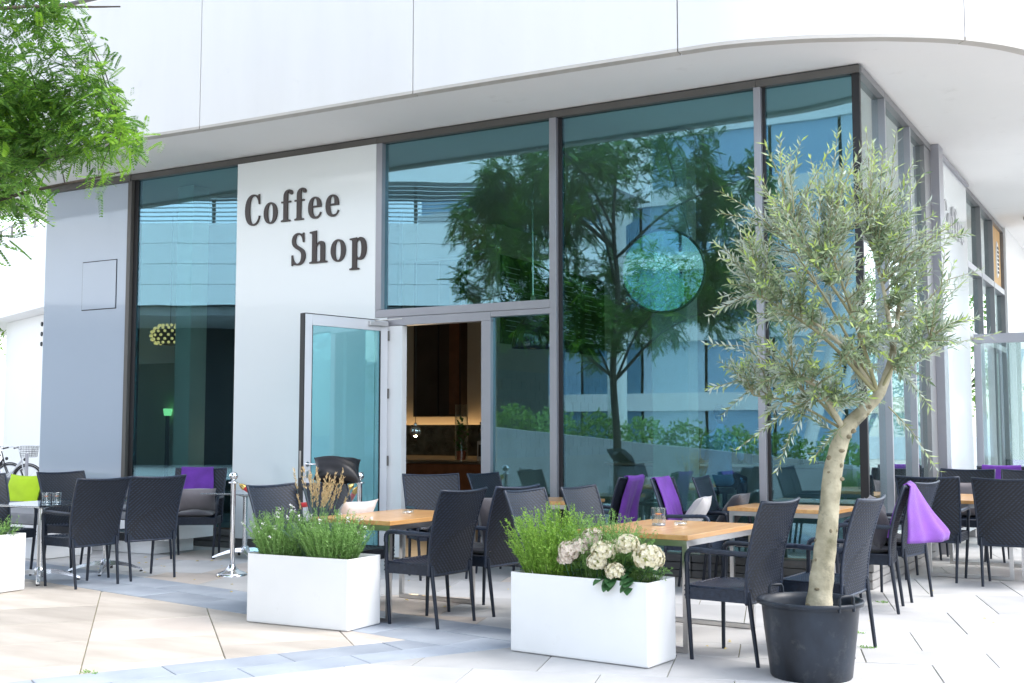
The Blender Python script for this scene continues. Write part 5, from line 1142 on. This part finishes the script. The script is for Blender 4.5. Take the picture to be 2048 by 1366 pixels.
# ================================================================== THE SQUARE BEHIND THE CAMERA (seen mirrored in the glass)
ob_ = thing('opposite_building', 'curved white building with louvres across the square, mirrored in the glass', 'building', (-28, -22, 0))
UB = Vector((.870, -.4935, 0)); VB = Vector((-.4935, -.870, 0))
def arcp(s): return Vector((-30.5, -22, 0)) + UB * (s - 16) + VB * (.002 * (s - 16) ** 2) - Vector(ob_.location)
for k in range(8):
    a, b = arcp(k * 4.0), arcp(k * 4.0 + 3.99)
    for j in range(4):
        MB().add([(a.x, a.y, 6.3 + j * .80), (b.x, b.y, 6.3 + j * .80), (b.x, b.y, 7.085 + j * .80), (a.x, a.y, 7.085 + j * .80), (a.x, a.y - .2, 6.3 + j * .80), (b.x, b.y - .2, 6.3 + j * .80), (b.x, b.y - .2, 7.085 + j * .80), (a.x, a.y - .2, 7.085 + j * .80)], [(3, 2, 1, 0), (4, 5, 6, 7), (0, 1, 5, 4), (1, 2, 6, 5), (2, 3, 7, 6), (3, 0, 4, 7)]).build('wall_panel', 'white_wall', ob_)
    for j in range(9): MB().bar((a.x, a.y - .25, 9.62 + j * .17), (b.x, b.y - .25, 9.62 + j * .17), .10, .035).build('louvre', 'louvre', ob_)
    MB().bar((a.x, a.y - 1.2, 9.5), (a.x, a.y - 1.2, 11.3), .10).build('post', 'frame_dark', ob_)
    MB().add([(a.x, a.y - .4, 11.2), (b.x, b.y - .4, 11.2), (b.x, b.y - .4, 14.5), (a.x, a.y - .4, 14.5), (a.x, a.y - 5, 11.2), (b.x, b.y - 5, 11.2), (b.x, b.y - 5, 14.5), (a.x, a.y - 5, 14.5)], [(3, 2, 1, 0), (4, 5, 6, 7), (0, 1, 5, 4), (1, 2, 6, 5), (2, 3, 7, 6), (3, 0, 4, 7)]).build('upper_wall', 'white_wall', ob_)
bk0, bk1 = arcp(0), arcp(32); MB().add([(bk0.x + VB.x * .3, bk0.y + VB.y * .3, 6.3), (bk1.x + VB.x * 1.2, bk1.y + VB.y * 1.2, 6.3), (bk1.x + VB.x * 1.2, bk1.y + VB.y * 1.2, 9.5), (bk0.x + VB.x * .3, bk0.y + VB.y * .3, 9.5)], [(3, 2, 1, 0)]).build('panel_backing', 'concrete', ob_)
MBs = Matrix(((UB.x, VB.x, 0, -2.5), (UB.y, VB.y, 0, 0), (0, 0, 1, 0), (0, 0, 0, 1))); MB().box((-20, 6.5, 0), (14, 7.0, 9.4)).xf(MBs).build('back_wall', 'dark_void', ob_); MB().box((-20, .6, 5.95), (14, 6.4, 6.28)).xf(MBs).build('floor_slab', 'concrete', ob_)  # back wall near-black, standing for shade in the open ground floor
o2 = thing('glass_office', 'blue glass office with white bands across the square, mirrored in the corner window', 'building', (2, -40, 0))
for k in range(6):
    MB().box((-34, -.4, 3.2 * k + 2.4), (22, .2, 3.2 * k + 3.2)).build('band', 'white_wall', o2)
    for j in range(18): MB().box((-33.9 + j * 3.15, 0, 3.2 * k), (-33.9 + j * 3.15 + 3.0, .05, 3.2 * k + 2.398)).build('window', random.choice(('pane_blue', 'pane_blue', 'pane_blue_pale', 'pane_blue_deep')), o2)
MB().box((-34, -8, 0), (22, -.45, 19.6)).build('core', 'dark_void', o2)
for k, (xa, xb) in enumerate(((-8.0, -3.4), (-3.6, .8), (1.5, 6.0))):
    b = thing('inclined_strut', ('left', 'middle', 'right')[k] + ' one of the inclined white struts mirrored in the corner window', 'strut', (xa, -26, -.03), 0, 'inclined white struts'); MB().tube([(0, 0, 0), (xb - xa, 0, 17)], .22, 12).build('tube', 'white_wall', b); MB().tube([(.7, 0, 0), (xb - xa + .7, 0, 17)], .12, 8).build('brace', 'white_wall', b); MB().lathe([(.45, 0), (.45, .1)], 16).build('foot', 'concrete', b)
cw = thing('mirrored_column', 'white round column across the square, mirrored in the big window', 'column', (-9.41, -15.2, -.03)); MB().lathe([(.24, 0), (.24, 6.5), (.4, 6.6), (.4, 6.8)], 20).build('shaft', 'white_wall', cw); MB().lathe([(.34, 0), (.34, .12)], 20).build('base', 'concrete', cw)
wall = thing('ramp_wall', 'low concrete ramp wall with hedge across the square, mirrored in the big window', 'wall', (-10, -14, 0))
MB().add([(-9, 0, -.02), (6.5, 0, -.02), (6.5, 0, .72), (-9, 0, 2.15), (-9, -.3, -.02), (6.5, -.3, -.02), (6.5, -.3, .72), (-9, -.3, 2.15)], [(3, 2, 1, 0), (4, 5, 6, 7), (0, 1, 5, 4), (1, 2, 6, 5), (2, 3, 7, 6), (3, 0, 4, 7)]).build('concrete', 'concrete', wall)
for k in range(9):
    x = -13.2 + k * 1.15; zt = 1.5 - (x + 12.4) * .099; sh = thing('hedge_shrub', 'leafy shrub behind the ramp wall, mirrored in the glass', 'shrub', (x, -14.75, -.03), 0, 'shrubs behind the ramp wall'); r = np.random.default_rng(60 + k); lv = Leaves(); n_ = 700; d = unit(n_) * (r.uniform(.3, 1, n_) ** .5)[:, None] * [.62, .40, .55]; lv.blades(d + [0, 0, zt + .15], unit(n_), unit(n_) + [0, 0, .5], .13, .06, .1); obj('foliage', lv.mesh('foliage', 'leaf_far' if k % 2 else 'leaf_fresh'), sh); MB().tube([(0, 0, 0), (0, 0, zt)], [.04, .02], 6).build('stem', 'bark', sh)
far_tree('big tree far behind the square, right', -1.5, -19.5, 7.5, 2.2, 52, n=2600)
# to the right of the shop
rb = thing('white_terrace_building', 'bright white building beyond the right edge, mirrored in the side glazing', 'building', (17, 16, 0)); MB().box((0, -18, 0), (6, 30, 3.4)).build('ground_floor', 'white_wall', rb)
for k in range(12): MB().box((-.05, -17 + k * 3.8, .3), (-.002, -14.6 + k * 3.8, 2.8)).build('window', 'glass_blue', rb)
MB().box((-.4, -18, 3.402), (6.2, 30, 3.7)).build('roof', 'white_wall', rb)
far_tree('green tree seen through the glass wind screen', 3.6, 26, 7, 2.4, 53, n=2600, trunk_h=1.2); far_tree('green tree farther off behind the glass wind screen', 7.5, 33, 8, 2.8, 54, n=2600, trunk_h=1.2)
far_tree('tree on the right side of the square, mirrored in the side glazing', 9.5, 9.0, 7, 2.4, 55, n=3000, trunk_h=1.5)

# ================================================================== FALLEN LEAVES
lf = Leaves(); lf.blades([[0, -.025, 0]], [[0, 1, 0.05]], [[0, 0, 1]], .05, .026, .25); lfm = lf.mesh('fallen_leaf', 'leaf_yellow')
fl_pts = [(-7.0 + random.uniform(-1, 1.4), -1.6 + random.uniform(-.9, .6)) for _ in range(26)] + [(random.uniform(-3.6, -1.6), random.uniform(-3.2, -1.6)) for _ in range(14)] + [(random.uniform(-5.4, -3.8), random.uniform(-3.6, -1.4)) for _ in range(8)] + [(random.uniform(-.4, .2), random.uniform(-3.5, -2.9)) for _ in range(5)] + [(random.uniform(.3, 1.2), random.uniform(-3, .5)) for _ in range(5)]
for x, y in fl_pts:
    o = obj('fallen_leaf', lfm); o.location = (x, y, .006); o.rotation_euler = (0, 0, random.uniform(0, 6.28)); s_ = random.uniform(.5, 1.0); o.scale = (s_, s_, s_); tag(o, 'small yellow fallen leaf lying on the paving', 'leaf', 'fallen leaves on the paving')
# weeds in the joints
for (x, y, la) in ((-3.15, -5.95, 'tuft of moss where the beige slabs meet the lower blue band'), (.42, -2.35, 'green weed in the paving joint right of the black pot'), (.25, -.75, 'green weed in the paving joint by the shop corner'), (.62, -2.9, 'little weed right behind the black pot')):
    wd = thing('weed', la, 'weed', (x, y, 0)); lv = Leaves(); n_ = 40; lv.blades(np.stack([rng.normal(0, .03, n_), rng.normal(0, .012, n_), np.full(n_, .001)], 1), unit(n_) * [1, 1, .4] + [0, 0, .5], unit(n_), .022, .008, .1); obj('leaves', lv.mesh('leaves', 'leaf_fresh'), wd)
